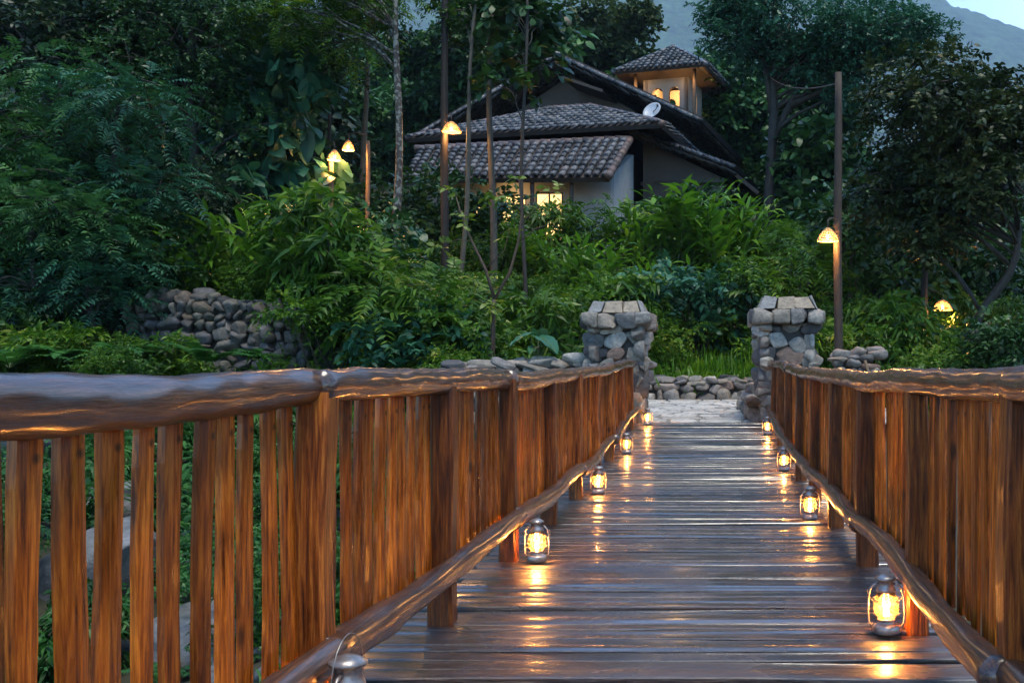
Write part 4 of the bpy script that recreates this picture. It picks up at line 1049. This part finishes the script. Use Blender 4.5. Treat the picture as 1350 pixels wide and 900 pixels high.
# ferns on the bank
for i, (px, d, s, lb) in enumerate([(12, 16.6, 1.3, 'dark green fern at the edge of the picture above the pale handrail'), (88, 17.2, 1.0, 'arching fern between the edge fern and the rubble wall'),
        (160, 17.4, 1.15, 'large light green fern just short of the rubble wall'), (272, 17.0, 1.0, 'bright fern growing in front of the rubble wall'), (335, 17.6, .7, 'small fern at the foot of the rubble wall')]):
    plant('fern', px, d, s, lb, 'ferns on the left bank', dz=.55)
for (px, d, s, lb) in [(215, 20.6, 1.15, 'ginger plant above the tall end of the rubble wall'), (262, 20.3, 1.0, 'low ginger plant hanging over the rubble wall coping'), (300, 21.0, 1.25, 'ginger plant with yellowish leaves above the middle of rubble wall'),
        (345, 20.5, 1.2, 'ginger plant leaning over the low end of the rubble wall'), (395, 21.2, 1.5, 'tallest ginger clump with upright leaves between rubble wall and lamp post'), (430, 20.4, 1.2, 'ginger plant beside the lichen covered trunk'), (250, 22.0, 1.3, 'ginger plant in the back row over the rubble wall')]:
    plant('ginger', px, d, s, lb, 'ginger plants above the rubble wall')
for (k, px, d, s, lb) in [('lance_bush', 440, 19.6, 1.35, 'yellow-green shrub at the low end of the rubble wall'), ('pinnate_bush', 500, 19.3, 1.35, 'feathery shrub in front of the lichen covered trunk'), ('lance_bush', 560, 19.8, 1.5, 'dense narrow-leaved shrub below the thick black pole'),
        ('teal_bush', 545, 19.0, 1.25, 'blue-green shrub with rounded leaves below the thick black pole'), ('bush', 605, 19.4, 1.3, 'small-leaved shrub behind the long boulder wall'), ('lance_bush', 655, 20.2, 1.2, 'narrow-leaved shrub behind the forked sapling'),
        ('bush', 620, 18.0, .75, 'low shrub resting on the long boulder wall'), ('bush', 680, 17.6, .6, 'little shrub beside the forked sapling base'), ('bush', 430, 18.6, 1.0, 'low bush beside bare soil at the rubble wall end'),
        ('pinnate_bush', 590, 21.5, 1.5, 'feathery shrub beside the thick black pole foot'), ('lance_bush', 700, 21.4, 1.3, 'narrow-leaved shrub under the lit windows'), ('bush', 760, 22.0, 1.3, 'small-leaved shrub behind the stepped cap pillar'),
        ('teal_bush', 920, 24.2, 1.35, 'dark blue-green shrub midway between the pillars'), ('lance_bush', 800, 24.0, 1.2, 'shrub directly above the stepped cap pillar'), ('bush', 985, 24.5, 1.2, 'rounded shrub behind the tan capped pillar'),
        ('pinnate_bush', 1040, 24.5, 1.4, 'feathery shrub above the tan capped pillar'), ('lance_bush', 1075, 21.5, 1.0, 'shrub at the foot of the tall lamp pole'), ('bush', 1140, 21.0, 1.05, 'shrub between the two lamp poles beyond the railing'),
        ('lance_bush', 1185, 22.0, 1.1, 'narrow-leaved shrub beside the short dark lamp pole'), ('dark_bush', 1120, 26.0, 1.7, 'large dark shrub behind the tall lamp pole'), ('dark_bush', 1310, 27.0, 1.5, 'dark shrub at the picture edge behind the crooked trunk'),
        ('dark_bush', 1300, 20.5, .95, 'dark shrub around the foot of the crooked trunk'), ('bush', 1225, 20.0, .8, 'small shrub at the foot of the short dark lamp pole'), ('dark_bush', 1345, 19.5, .9, 'dark shrub at the picture edge just above the railing'), ('bush', 1250, 28.0, 1.3, 'light shrub behind the small rattan lamp'), ('dark_bush', 1190, 29, 2.0, 'dark shrub filling the gap between the lamp poles'), ('dark_bush', 470, 22.5, 1.15, 'dark shrub behind the feathery shrub by the lichen trunk')]:
    plant(k, px, d, s, lb, 'shrubs on the slope')
for (px, d, s, lb) in [(-30, 20.0, 1.3, 'dark shrub at the picture edge behind the edge fern'), (35, 21.0, 1.4, 'dark shrub under the low feathery tree'), (95, 20.3, 1.2, 'dark shrub behind the arching fern'), (150, 21.2, 1.5, 'dark shrub at the tall end of the rubble wall'), (10, 23, 1.8, 'large dark shrub behind the feathery trees near the edge'), (110, 23.5, 1.8, 'large dark shrub behind the low feathery tree'), (190, 19.6, .9, 'small dark shrub against the tall end of the rubble wall'), (60, 18.6, .9, 'low dark shrub behind the edge ferns')]:
    plant('dark_bush', px, d, s, lb, 'dark shrubs on the left bank')
for (px, d, s, lb) in [(790, 26.5, 1.0, 'arching ginger plant below the white house wall'), (745, 27, .95, 'ginger plant below the brightest window'), (850, 28.5, 1.25, 'tall ginger plant hiding the house corner'), (905, 28.5, 1.45, 'largest ginger plant, below the wing of the house'),
        (950, 28.0, 1.3, 'ginger plant at the end of the house wing roof'), (880, 26.0, .95, 'lower ginger plant in front of largest one'), (975, 29.5, 1.15, 'ginger plant beside the big tree trunk'), (690, 28.5, .9, 'ginger plant under the middle window'), (825, 25.2, .9, 'ginger plant above the stepped cap pillar')]:
    plant('tall_ginger', px, d, s, lb, 'tall ginger plants around the house')
for (px, d, s, lb) in [(1005, 26.5, 1.0, 'ginger plant on the slope above the tan capped pillar'), (1050, 27.5, 1.1, 'ginger plant in front of the dark woods by tall lamp pole'), (965, 25.0, .9, 'ginger plant with pale flowers near the dark blue-green shrub'), (870, 24.2, .9, 'ginger plant between dark blue-green shrub and stepped cap pillar'), (1160, 24, .9, 'ginger plant below the dark crooked tree')]:
    plant('ginger', px, d, s, lb, 'ginger plants above the landing')
plant('straps', 745, 17.3, 1.0, 'yellow-green strap-leaved plant against the stepped cap pillar', dz=.55, v=0)
plant('straps', 700, 18.4, 1.5, 'long-bladed strap plant rising behind the elephant ear leaf', dz=.55, v=1)
plant('straps', 1092, 20.6, .9, 'pale strap-leaved plant beside the tan capped pillar', v=0)
plant('straps', 865, 21.9, .6, 'small yellow strap-leaved tuft over the far low wall', v=1)
plant('straps', 940, 22.0, .7, 'yellow strap-leaved tuft with orange tips in the middle of the far low wall', v=0)
for (px, d, s, zs, lb) in [(372, 25, 1.7, 1.35, 'tall blue-green broad-leaved climber in the dark forest'), (385, 23.2, 1.0, .8, 'lower blue-green broad-leaved plant beside the climber'), (507, 24.0, .9, 1.2, 'broad-leaved climber on the lichen covered trunk'), (230, 23.0, 1.1, 1.0, 'broad-leaved plant behind the ginger row')]:
    plant('broadleaf', px, d, s, lb, 'broad-leaved plants in the forest', dz=1.0 if px == 372 else 0, zs=zs)
for (k, px, d, s, lb) in [('dark_bush', 560, 30.5, 1.5, 'dark shrub hiding the left end of the lit rooms'), ('dark_bush', 625, 30.2, 1.35, 'dark shrub below the smallest lit window'), ('bush', 672, 30.6, 1.3, 'small-leaved shrub covering the middle window sill'), ('lance_bush', 735, 30.4, 1.25, 'narrow-leaved shrub across the foot of the brightest window'),
        ('dark_bush', 775, 30.2, .8, 'dark shrub against the pale corner of the house'), ('dark_bush', 860, 31.5, .95, 'dark shrub against the house wing wall'), ('dark_bush', 925, 32.0, 1.1, 'dark shrub under the end of the wing roof'), ('pinnate_bush', 835, 29.0, 1.2, 'feathery shrub below the pale house corner')]:
    plant(k, px, d, s, lb, 'shrubs against the house')
for (px, d, s, lb) in [(405, 28.5, 1.5, 'dark shrub behind the two small forest lamps'), (455, 29.5, 1.5, 'dark shrub between the forest lamps and the left end of the tiled roof'), (505, 29.0, 1.4, 'dark shrub at the left end of the lower tiled roof'), (350, 27.5, 1.5, 'dark shrub behind the tall blue-green climber')]:
    plant('dark_bush', px, d, s, lb, 'dark shrubs below the forest lamps')
# elephant ear
def elephant_ear(loc, label):
    root = thing('elephant_ear', label, 'plant', loc); g = rs(5)
    for (az, el, L, W, h) in ((-.85, -.1, .60, .42, .50), (-2.45, .25, .46, .32, .56), (1.5, .1, .40, .30, .62), (-1.7, .3, .30, .22, .34), (.2, .3, .36, .26, .40)):
        base = np.array([math.cos(az) * .12, math.sin(az) * .12, h]); mb = MB(); k = 9; V = []; Q = []
        d = np.array([math.cos(az), math.sin(az), 0]); s = np.array([-math.sin(az), math.cos(az), 0])
        for i in range(k):
            t_ = i / (k - 1); wv = math.sin(math.pi * (t_ * .86 + .14)) ** .7 * W * .5 * (1 - .25 * t_)
            for c_ in (-1, -.5, 0, .5, 1):
                back_ = -.16 * L * abs(c_) * (1 - t_)
                p = base + d * (L * t_ - .12 * L + back_) + s * wv * c_ + np.array([0, 0, .10 * abs(c_) * W - .55 * L * t_ ** 2 + (.022 * math.sin(t_ * 26 + abs(c_) * 3) + .02) * (.3 + abs(c_))]); V.append(p)
        for i in range(k - 1):
            for j in range(4): Q.append([i * 5 + j, i * 5 + j + 1, (i + 1) * 5 + j + 1, (i + 1) * 5 + j])
        mb.add(V, Q); lf = mb.build('leaf', M['leaf_teal'], root); mr = MB(); tube(mr, [V[i * 5 + 2] + np.array([0, 0, .006]) for i in range(k)], np.linspace(.009, .003, k), 5); mr.build('midrib', M['leaf_yellow'], lf)
        mb = MB(); tube(mb, [(0, 0, 0), base * .5, base + d * .02], [.016, .012, .008], 6); mb.build('stalk', M['stem'], root)
elephant_ear((PX(708, 16.75), 16.75, 1.22), 'big blue-green elephant ear leaf on top of the long boulder wall')

# ---- named trees ------------------------------------------------------------
def tb(px, d, dz=0): x = PX(px, d); return (x, d, tz(x, d) + dz)
def cl(base, px, py, d, r, n=6, cr=(.5, .9), seed=0):
    p = np.array(P(px, py, d)) - np.array(base); return clumps_in(rs(seed), p, r, n, cr)
# feathery trees on the left
for i, (px, d, cs, lb) in enumerate([(75, 20.5, [(85, 150, (1.9, 1.2, 1.1), 10), (30, 210, (1.4, 1.0, .9), 6)], 'feathery tree with pale leaf tips at the upper picture edge'),
        (150, 20.0, [(160, 165, (1.2, 1.0, .9), 7), (175, 240, (.9, .9, .6), 4)], 'feathery tree leaning towards the ginger row, lit at its tips'),
        (40, 18.8, [(45, 310, (1.3, .9, .9), 7), (110, 280, (1.0, .8, .6), 5)], 'drooping feathery tree in the middle of the picture edge'),
        (115, 18.6, [(110, 365, (1.1, .8, .6), 6), (20, 400, (.9, .7, .5), 4)], 'low feathery tree above the edge ferns')]):
    b_ = tb(px, d); c = [q for j, (a1, a2, r, n) in enumerate(cs) for q in cl(b_, a1, a2, d, r, n, (.45, .8), 200 + i * 7 + j)]
    topz = max(q[0][2] for q in c); tree('feathery_tree', lb, b_, [(0, 0, -.2), (.1, .05, topz * .4), (-.05, .1, topz * .75), (.1, 0, topz * .95)], .10, c, 'pinnate', 95, 'leaf_light' if i % 2 == 0 else 'leaf_teal', 'bark', 300 + i, 'feathery trees on the left bank')
for i, (px, d, cs, km, lm, lb) in enumerate([(250, 23.5, [(240, 70, (1.8, 1.3, 1.5), 12), (290, 150, (1.2, 1.0, 1.0), 6)], 'small', 'leaf_forest', 'dense small-leaved tree rising behind the ginger row'),
        (60, 24, [(60, 40, (2.4, 1.4, 1.5), 12), (150, 60, (1.5, 1.2, 1.0), 7)], 'ovate', 'leaf_dark', 'nearly black tree in the top picture corner'),
        (330, 27, [(320, 60, (2.0, 1.5, 1.6), 10), (390, 70, (1.2, 1.2, .9), 5)], 'ovate', 'leaf_forest', 'dark tree with glossy leaves behind the broad-leaved climber'),
        (180, 22.5, [(190, 330, (1.3, 1.0, .9), 6), (230, 260, (1.0, .9, .7), 5)], 'small', 'leaf_dark', 'dark small-leaved tree behind the feathery trees')]):
    b_ = tb(px, d); c = [q for j, (a1, a2, r, n) in enumerate(cs) for q in cl(b_, a1, a2, d, r, n, (.55, .95), 400 + i * 7 + j)]
    topz = max(q[0][2] for q in c); tree('forest_tree', lb, b_, [(0, 0, -.2), (.15, .05, topz * .4), (-.1, .1, topz * .75), (.1, 0, topz * .95)], .15, c, km, 150, lm, 'bark', 420 + i, 'dark trees of the left forest')
# tall trunks in front of the house
def tall(px, px_top, d, rad, bark, cs, kind, leafm, per, label, seed, topy=-40):
    b_ = tb(px, d); p1 = np.array(P(px_top, topy, d)) - np.array(b_); g = rs(seed)
    c = [q for j, (a1, a2, dd, r, n) in enumerate(cs) for q in cl(b_, a1, a2, d + dd, r, n, (.4, .75), seed * 3 + j)]
    k = 26; t_ = np.linspace(0, 1, k); tr_ = p1[None] * t_[:, None] + np.stack([.07 * np.sin(t_ * 7 + seed), .05 * np.sin(t_ * 5), 0 * t_], -1); tr_[0, 2] = -.2
    return tree('tall_tree', label, b_, tr_, rad, c, kind, per, leafm, bark, seed, 'tall slender trees before the house', lump=.10)
tall(518, 527, 23.5, .115, 'bark_lichen', [(430, 15, .4, (1.9, 1.0, .8), 11), (350, 10, .2, (1.0, .8, .5), 5), (490, -25, 1.2, (1.2, .9, .6), 6)], 'pinnate', 'leaf_bush', 105, 'slender tree with white lichen patches on its trunk', 501, -30)
tall(600, 632, 24.5, .075, 'bark_pale', [(615, 40, 1.2, (.5, .5, .5), 3), (575, 0, 1.5, (.9, .9, .6), 4)], 'ovate', 'leaf_forest', 90, 'thin leaning pale trunk beside the thick black pole', 502, -30)
tall(647, 649, 25.5, .10, 'bark_pale', [(705, 5, 1.2, (1.1, .9, .5), 4), (650, -35, 1.6, (1.2, 1.0, .5), 4)], 'ovate', 'leaf_light', 90, 'straight pale trunk lit orange beside the lit windows', 503, -50)
tall(690, 692, 24.0, .06, 'bark', [(700, 55, .9, (.6, .4, .7), 4), (670, 15, .9, (.6, .5, .5), 4), (672, 130, .5, (.3, .3, .3), 1)], 'big', 'leaf_forest', 45, 'thin dark trunk with large hanging leaves before the roofs', 504, -10)
tall(478, 484, 29, .11, 'bark_pale', [(460, 20, 0, (1.4, 1.2, 1.0), 7)], 'ovate', 'leaf_dark', 120, 'pale trunk between the lamp posts deep in the forest', 505, -10)
tall(433, 430, 28, .07, 'bark', [(420, 60, 0, (1.3, 1.0, 1.0), 6)], 'small', 'leaf_dark', 120, 'thin dark trunk beside the orange lit lamp post', 506, 20)
# forked sapling behind the boulder wall
b_ = (PX(648, 18.3), 18.3, tz(PX(648, 18.3), 18.3)); tpx = lambda px, py: tuple(np.array(P(px, py, 18.3)) - np.array(b_))
g = rs(61); root = thing('forked_sapling', 'forked reddish sapling with few yellow leaves behind the long boulder wall', 'sapling', b_)
mb = MB()
for path, r0, r1 in (([(0, 0, 0), tpx(650, 420), tpx(652, 395)], .05, .042), ([tpx(652, 395), tpx(640, 355), tpx(622, 318), tpx(610, 290), tpx(600, 255)], .034, .010), ([tpx(652, 395), tpx(672, 360), tpx(683, 320), tpx(688, 280), tpx(684, 235)], .034, .010),
                    ([tpx(683, 320), tpx(705, 302), tpx(728, 294)], .014, .005), ([tpx(640, 355), tpx(665, 330), tpx(672, 300)], .012, .004), ([tpx(622, 318), tpx(604, 316), tpx(580, 322)], .010, .004), ([tpx(688, 280), tpx(668, 262), tpx(650, 256)], .010, .004), ([tpx(684, 300), tpx(712, 270), tpx(730, 250)], .010, .003)):
    tube(mb, path, np.linspace(r0, r1, len(path)), 7)
mb.build('trunk', M['bark_red'], root)
O = np.array([tpx(*q) for q in ((600, 255), (610, 290), (684, 235), (728, 294), (672, 300), (580, 322), (650, 256), (730, 250), (648, 405), (655, 400), (668, 262))]); O = np.repeat(O, 3, 0) + g.normal(0, .05, (33, 3))
mb = MB(); mb.add(*sprays(g, O, rdir(g, 33), .22, 5, .16, .075, .9, .6, .35, 'ovate')); mb.build('crown', M['leaf_yellow'], root)
# big tree behind the house
b_ = tb(1016, 38); c = cl(b_, 1060, 30, 38, (4.0, 2.2, 1.9), 26, (.8, 1.35), 71) + cl(b_, 985, 25, 38, (1.3, 1.5, 1.0), 6, (.5, .8), 72) + cl(b_, 1180, 55, 37.5, (1.5, 1.5, .9), 8, (.6, .9), 73) + cl(b_, 1105, 118, 38, (1.3, 1.3, .8), 6, (.5, .8), 74)
k = np.array([P(1012, 290, 38), P(1016, 220, 38), P(1021, 150, 38), P(1018, 100, 38), P(1030, 40, 38)]) - np.array(b_); k = np.vstack([[0, 0, -.3], k])
tree('broad_tree', 'large spreading tree with dark fork and teal crown behind the house tower', b_, k, .26, c, 'ovate', 150, 'leaf_teal', 'bark', 701, extra=[[(1018, 190), (1040, 140), (1068, 90), (1085, 30)], [(1020, 160), (1012, 110), (1003, 50)], [(1040, 140), (1090, 118), (1130, 80)]])
# dark crooked tree on the right
b_ = (PX(1262, 22), 22.0, tz(PX(1262, 22), 22)); q_ = lambda px, py, dd=0: np.array(P(px, py, 22 + dd)) - np.array(b_)
c = cl(b_, 1250, 150, 22, (2.0, 1.5, 1.15), 20, (.5, .85), 81) + cl(b_, 1300, 250, 21.6, (1.0, 1.0, .8), 9, (.45, .7), 82) + cl(b_, 1180, 250, 22.4, (.9, .9, .9), 8, (.45, .7), 83) + cl(b_, 1345, 120, 22, (1.3, 1.2, 1.1), 10, (.5, .8), 84) + cl(b_, 1215, 300, 22.3, (.6, .7, .5), 5, (.4, .6), 85)
tree('crooked_tree', 'dark crooked tree with dense brownish crown beyond the railing', b_, [(0, 0, -.2), q_(1275, 445), q_(1300, 400), q_(1335, 360), q_(1345, 310), q_(1335, 240), q_(1310, 170)], .125, c, 'ovate', 150, 'leaf_brownish', 'bark', 801)
# background trees around the house that stand out on their own
for i, (px, d, cs, kind, lm, lb) in enumerate([(800, 62, [(800, 45, (3.6, 2.5, 1.6), 12), (745, 80, (2.2, 2, 1.6), 6)], 'far', 'leaf_olive', 'olive-green tree crown rising behind the main roof ridge'),
        (975, 52, [(975, 140, (1.9, 2, 2.6), 12), (990, 230, (1.6, 1.8, 2.0), 8)], 'far', 'leaf_light', 'light green tree right beside the lookout tower'),
        (1080, 50, [(1075, 180, (2.4, 2, 2.4), 12), (1100, 260, (2.0, 2, 2.0), 8)], 'far', 'leaf_forest', 'dark green tree behind the tall lamp pole'),
        (660, 56, [(650, 70, (3.0, 2.2, 2.6), 12), (580, 90, (2.6, 2, 2.2), 8)], 'far', 'leaf_forest', 'dark tree behind the peak of the gable roof'),
        (1150, 44, [(1150, 250, (2.0, 1.8, 1.8), 9), (1140, 330, (1.6, 1.5, 1.2), 6)], 'far', 'leaf_dark', 'dark tree in the gap between the tall lamp pole and crooked tree'),
        (925, 66, [(935, 110, (2.0, 2.0, 1.6), 7)], 'far', 'leaf_light', 'pale tree seen just beside the tower roof'),
        (1290, 48, [(1300, 380, (2.6, 2, 1.2), 8), (1340, 300, (1.6, 1.6, 1.4), 6)], 'far', 'leaf_light', 'hazy green tree behind the crooked trunk')]):
    b_ = tb(px, d); c = [q for j, (a1, a2, r, n) in enumerate(cs) for q in cl(b_, a1, a2, d, r, n, (.8, 1.3), 900 + i * 7 + j)]
    topz = max(q[0][2] for q in c); tree('background_tree', lb, b_, [(0, 0, -.3), (.2, .1, topz * .4), (-.2, .1, topz * .75), (.1, 0, topz * .95)], .2, c, kind, 105, lm, 'bark', 950 + i, 'trees behind the house')

# ---- dense forest mass and undergrowth (nobody could count it) ------------------
def place_many(protos, spots, g):
    mb = MB()
    for (x, y, z, s) in spots:
        V, Q = protos[int(g.integers(len(protos)))]; a = g.uniform(0, 6.28); c_, s_ = math.cos(a), math.sin(a)
        mb.add((V * s) @ np.array([[c_, s_, 0], [-s_, c_, 0], [0, 0, 1]]) + np.array([x, y, z]), Q)
    return mb
g = rs(1001)
fp = [crown(rs(1010 + i), clumps_in(rs(1020 + i), (0, 0, 3.2), (1.6, 1.6, 2.6), 14, (.7, 1.2)), 'far', 62) for i in range(4)]
sp = []
for y in np.arange(30, 52, 2.3):                                      # left forest wall
    for px in np.arange(-160, 540, 60):
        x = PX(px + g.uniform(-25, 25), y)
        if x > -17.0: continue
        if px > 380: continue
        sp.append((x, y + g.uniform(-.8, .8), tz(x, y) - .5 + g.uniform(0, 1) * (y - 30) * .12, g.uniform(.9, 1.5)))
tag(place_many(fp, sp, g).build('forest', M['leaf_dark']), 'dark unlit forest behind the left bank', kind='stuff')
sp = []
for y in np.arange(58, 130, 6.0):
    for x in np.arange(-40, 52, 4.2):
        xx = x * y / 75 + g.uniform(-1.5, 1.5); sp.append((xx, y + g.uniform(-2, 2), tz(xx, y) - 1, g.uniform(1.0, 1.7)))
tag(place_many(fp, sp, g).build('forest', M['leaf_light']), 'wooded hillside rising behind the house', kind='stuff')
sp = []
for y in np.arange(40, 58, 3.4):
    for x in np.arange(4, 24, 2.6):
        sp.append((x + g.uniform(-1, 1), y + g.uniform(-1, 1), tz(x, y) - 1.5, g.uniform(.7, 1.2)))
tag(place_many(fp, sp, g).build('forest', M['leaf_forest']), 'dark woods behind the tall lamp pole', kind='stuff')

def me_arr(me):
    V = np.empty(len(me.vertices) * 3); me.vertices.foreach_get('co', V); V = V.reshape(-1, 3)
    Q = np.array([p.vertices[:] for p in me.polygons if len(p.vertices) == 4]); return V, Q
und = [me_arr(PL['ginger'][0][0]), me_arr(PL['lance_bush'][0][0]), me_arr(PL['fern'][0][0]), me_arr(PL['bush'][1][0]), me_arr(PL['fern'][1][0])]
sp = []
for _ in range(330):
    y = g.uniform(22.2, 33); x = g.uniform(-16, 9)
    if y > 32.0 and -11 < x < 1: continue
    sp.append((x, y, tz(x, y) - .05, g.uniform(.45, .85)))
for _ in range(90):
    y = g.uniform(16.4, 24); x = g.uniform(-17, -7.8)
    if 18.3 < y < 19.6 and x > -11.6: continue
    sp.append((x, y, tz(x, y) - .05, g.uniform(.4, .8)))
tag(place_many(und, sp, g).build('undergrowth', M['leaf_bush']), 'tangled low undergrowth covering the slope', kind='stuff')
def tuft(seed, n=40, L=.45, W=.022):
    g = rs(seed); az = g.uniform(0, 6.28, n); el = g.uniform(.7, 1.45, n); d = np.stack([np.cos(az) * np.cos(el), np.sin(az) * np.cos(el), np.sin(el)], -1)
    return leaves(np.stack([g.normal(0, .09, n), g.normal(0, .09, n), 0 * az], -1), d, np.stack([-np.cos(az), -np.sin(az), 0.3 + 0 * az], -1), L * g.uniform(.5, 1.2, n), W, g.uniform(.2, 1.2, n), 'strap', .2, False)
tf = [tuft(1100 + i) for i in range(4)] + [tuft(1110, 24, .4, .05)]
sp = []
for _ in range(420):
    y = g.uniform(21.7, 25.5); x = g.uniform(-4.5, 6); sp.append((x, y, tz(x, y), g.uniform(.7, 1.3)))
for _ in range(190):
    y = g.uniform(21.65, 23.0); x = g.uniform(-2.6, 2.4); sp.append((x, y, tz(x, y), g.uniform(1.2, 1.9)))
for _ in range(160):
    y = g.uniform(16.2, 18.8); x = g.uniform(-13, -5.2); sp.append((x, y, tz(x, y), g.uniform(.6, 1.1)))
for _ in range(130):
    y = g.uniform(16.2, 22); x = g.uniform(3.2, 9); sp.append((x, y, tz(x, y), g.uniform(.7, 1.2)))
tag(place_many(tf, sp, g).build('grass', M['leaf_ginger']), 'bright grassy ground cover above the low walls', kind='stuff')

# ---- river bed seen between the pickets -------------------------------------
g = rs(1201)
BO = [(-3.4, 6.6, 1.3), (-2.6, 8.4, 1.1), (-4.6, 9.2, 1.7), (-3.2, 10.6, 1.3), (-5.6, 7.2, 1.5), (-6.4, 10.4, 1.9), (-2.4, 5.2, .8), (-4.4, 12.6, 1.6), (-7.6, 12.6, 1.7), (-2.7, 13.2, 1.2), (-5.9, 14.4, 1.4), (-3.6, 4.4, .9), (-8.6, 9.2, 1.5), (-2.2, 11.6, .8), (-9.6, 13.6, 1.5)]
WH = ['grey boulder nearest under the bridge railing', 'pale boulder beside the deck edge', 'broad grey rock slab seen between pickets', 'flat grey boulder in the river bed', 'big boulder seen through the widest picket gap', 'long pale rock slab farther from the railing', 'small boulder close below the deck', 'mossy boulder below the bank', 'grey boulder below the edge ferns', 'boulder beside the far railing posts', 'half buried boulder at the foot of the bank', 'small grey rock below the nearest pickets', 'outlying boulder far from the railing', 'small rock under the middle of the railing', 'outlying boulder below the feathery trees']
for (x, y, s), lb in zip(BO, WH):
    s *= .72; mb = MB(); stone(mb, (0, 0, 0), (s * g.uniform(1.0, 1.4), s * g.uniform(.9, 1.2), s * g.uniform(.45, .7)), g, 4, .75, 9, .15)
    tag(mb.build('boulder', M['boulder'], loc=(x, y, tz(x, y) + s * .1)), lb, 'boulder', 'boulders of the river bed')
mb = MB()
for _ in range(420):
    y = g.uniform(2, 15.3); x = -1.2 - g.uniform(0, 9); s = g.uniform(.08, .3); stone(mb, (x, y, tz(x, y) + s * .15), (s * 1.3, s, s * .7), g, 1, .75, 5, .4)
tag(mb.build('gravel', M['boulder']), 'grey stones covering the river bed', kind='stuff')
sp = []
for _ in range(190):
    y = g.uniform(3.2, 15); x = -2.0 - g.uniform(0, 9); sp.append((x, y, tz(x, y), g.uniform(.35, .6)))
tag(place_many(und, sp, g).build('undergrowth', M['leaf_fern']), 'green plants growing among the river bed boulders', kind='stuff')
sp = []
for _ in range(140):
    y = g.uniform(2.5, 15.3); x = -1.9 - g.uniform(0, 7); sp.append((x, y, tz(x, y), g.uniform(.5, .9)))
tag(place_many(tf, sp, g).build('grass', M['leaf_fern']), 'grass tufts among the river bed boulders', kind='stuff')

# ------------------------------------------------------------------ haze
HZ = 0.00019
if HZ:
    hm, t, out = mat('haze'); v_ = N(t, 'ShaderNodeVolumePrincipled'); v_.inputs['Color'].default_value = (.50, .74, 1.0, 1); v_.inputs['Density'].default_value = HZ; v_.inputs['Anisotropy'].default_value = .1
    t.links.new(v_.outputs[0], out.inputs['Volume'])
    mb = MB(); box(mb, (0, 2700, 1130), (9200, 6300, 2300)); tag(mb.build('haze', hm, None, False), 'thin blue evening haze in the valley', kind='stuff')
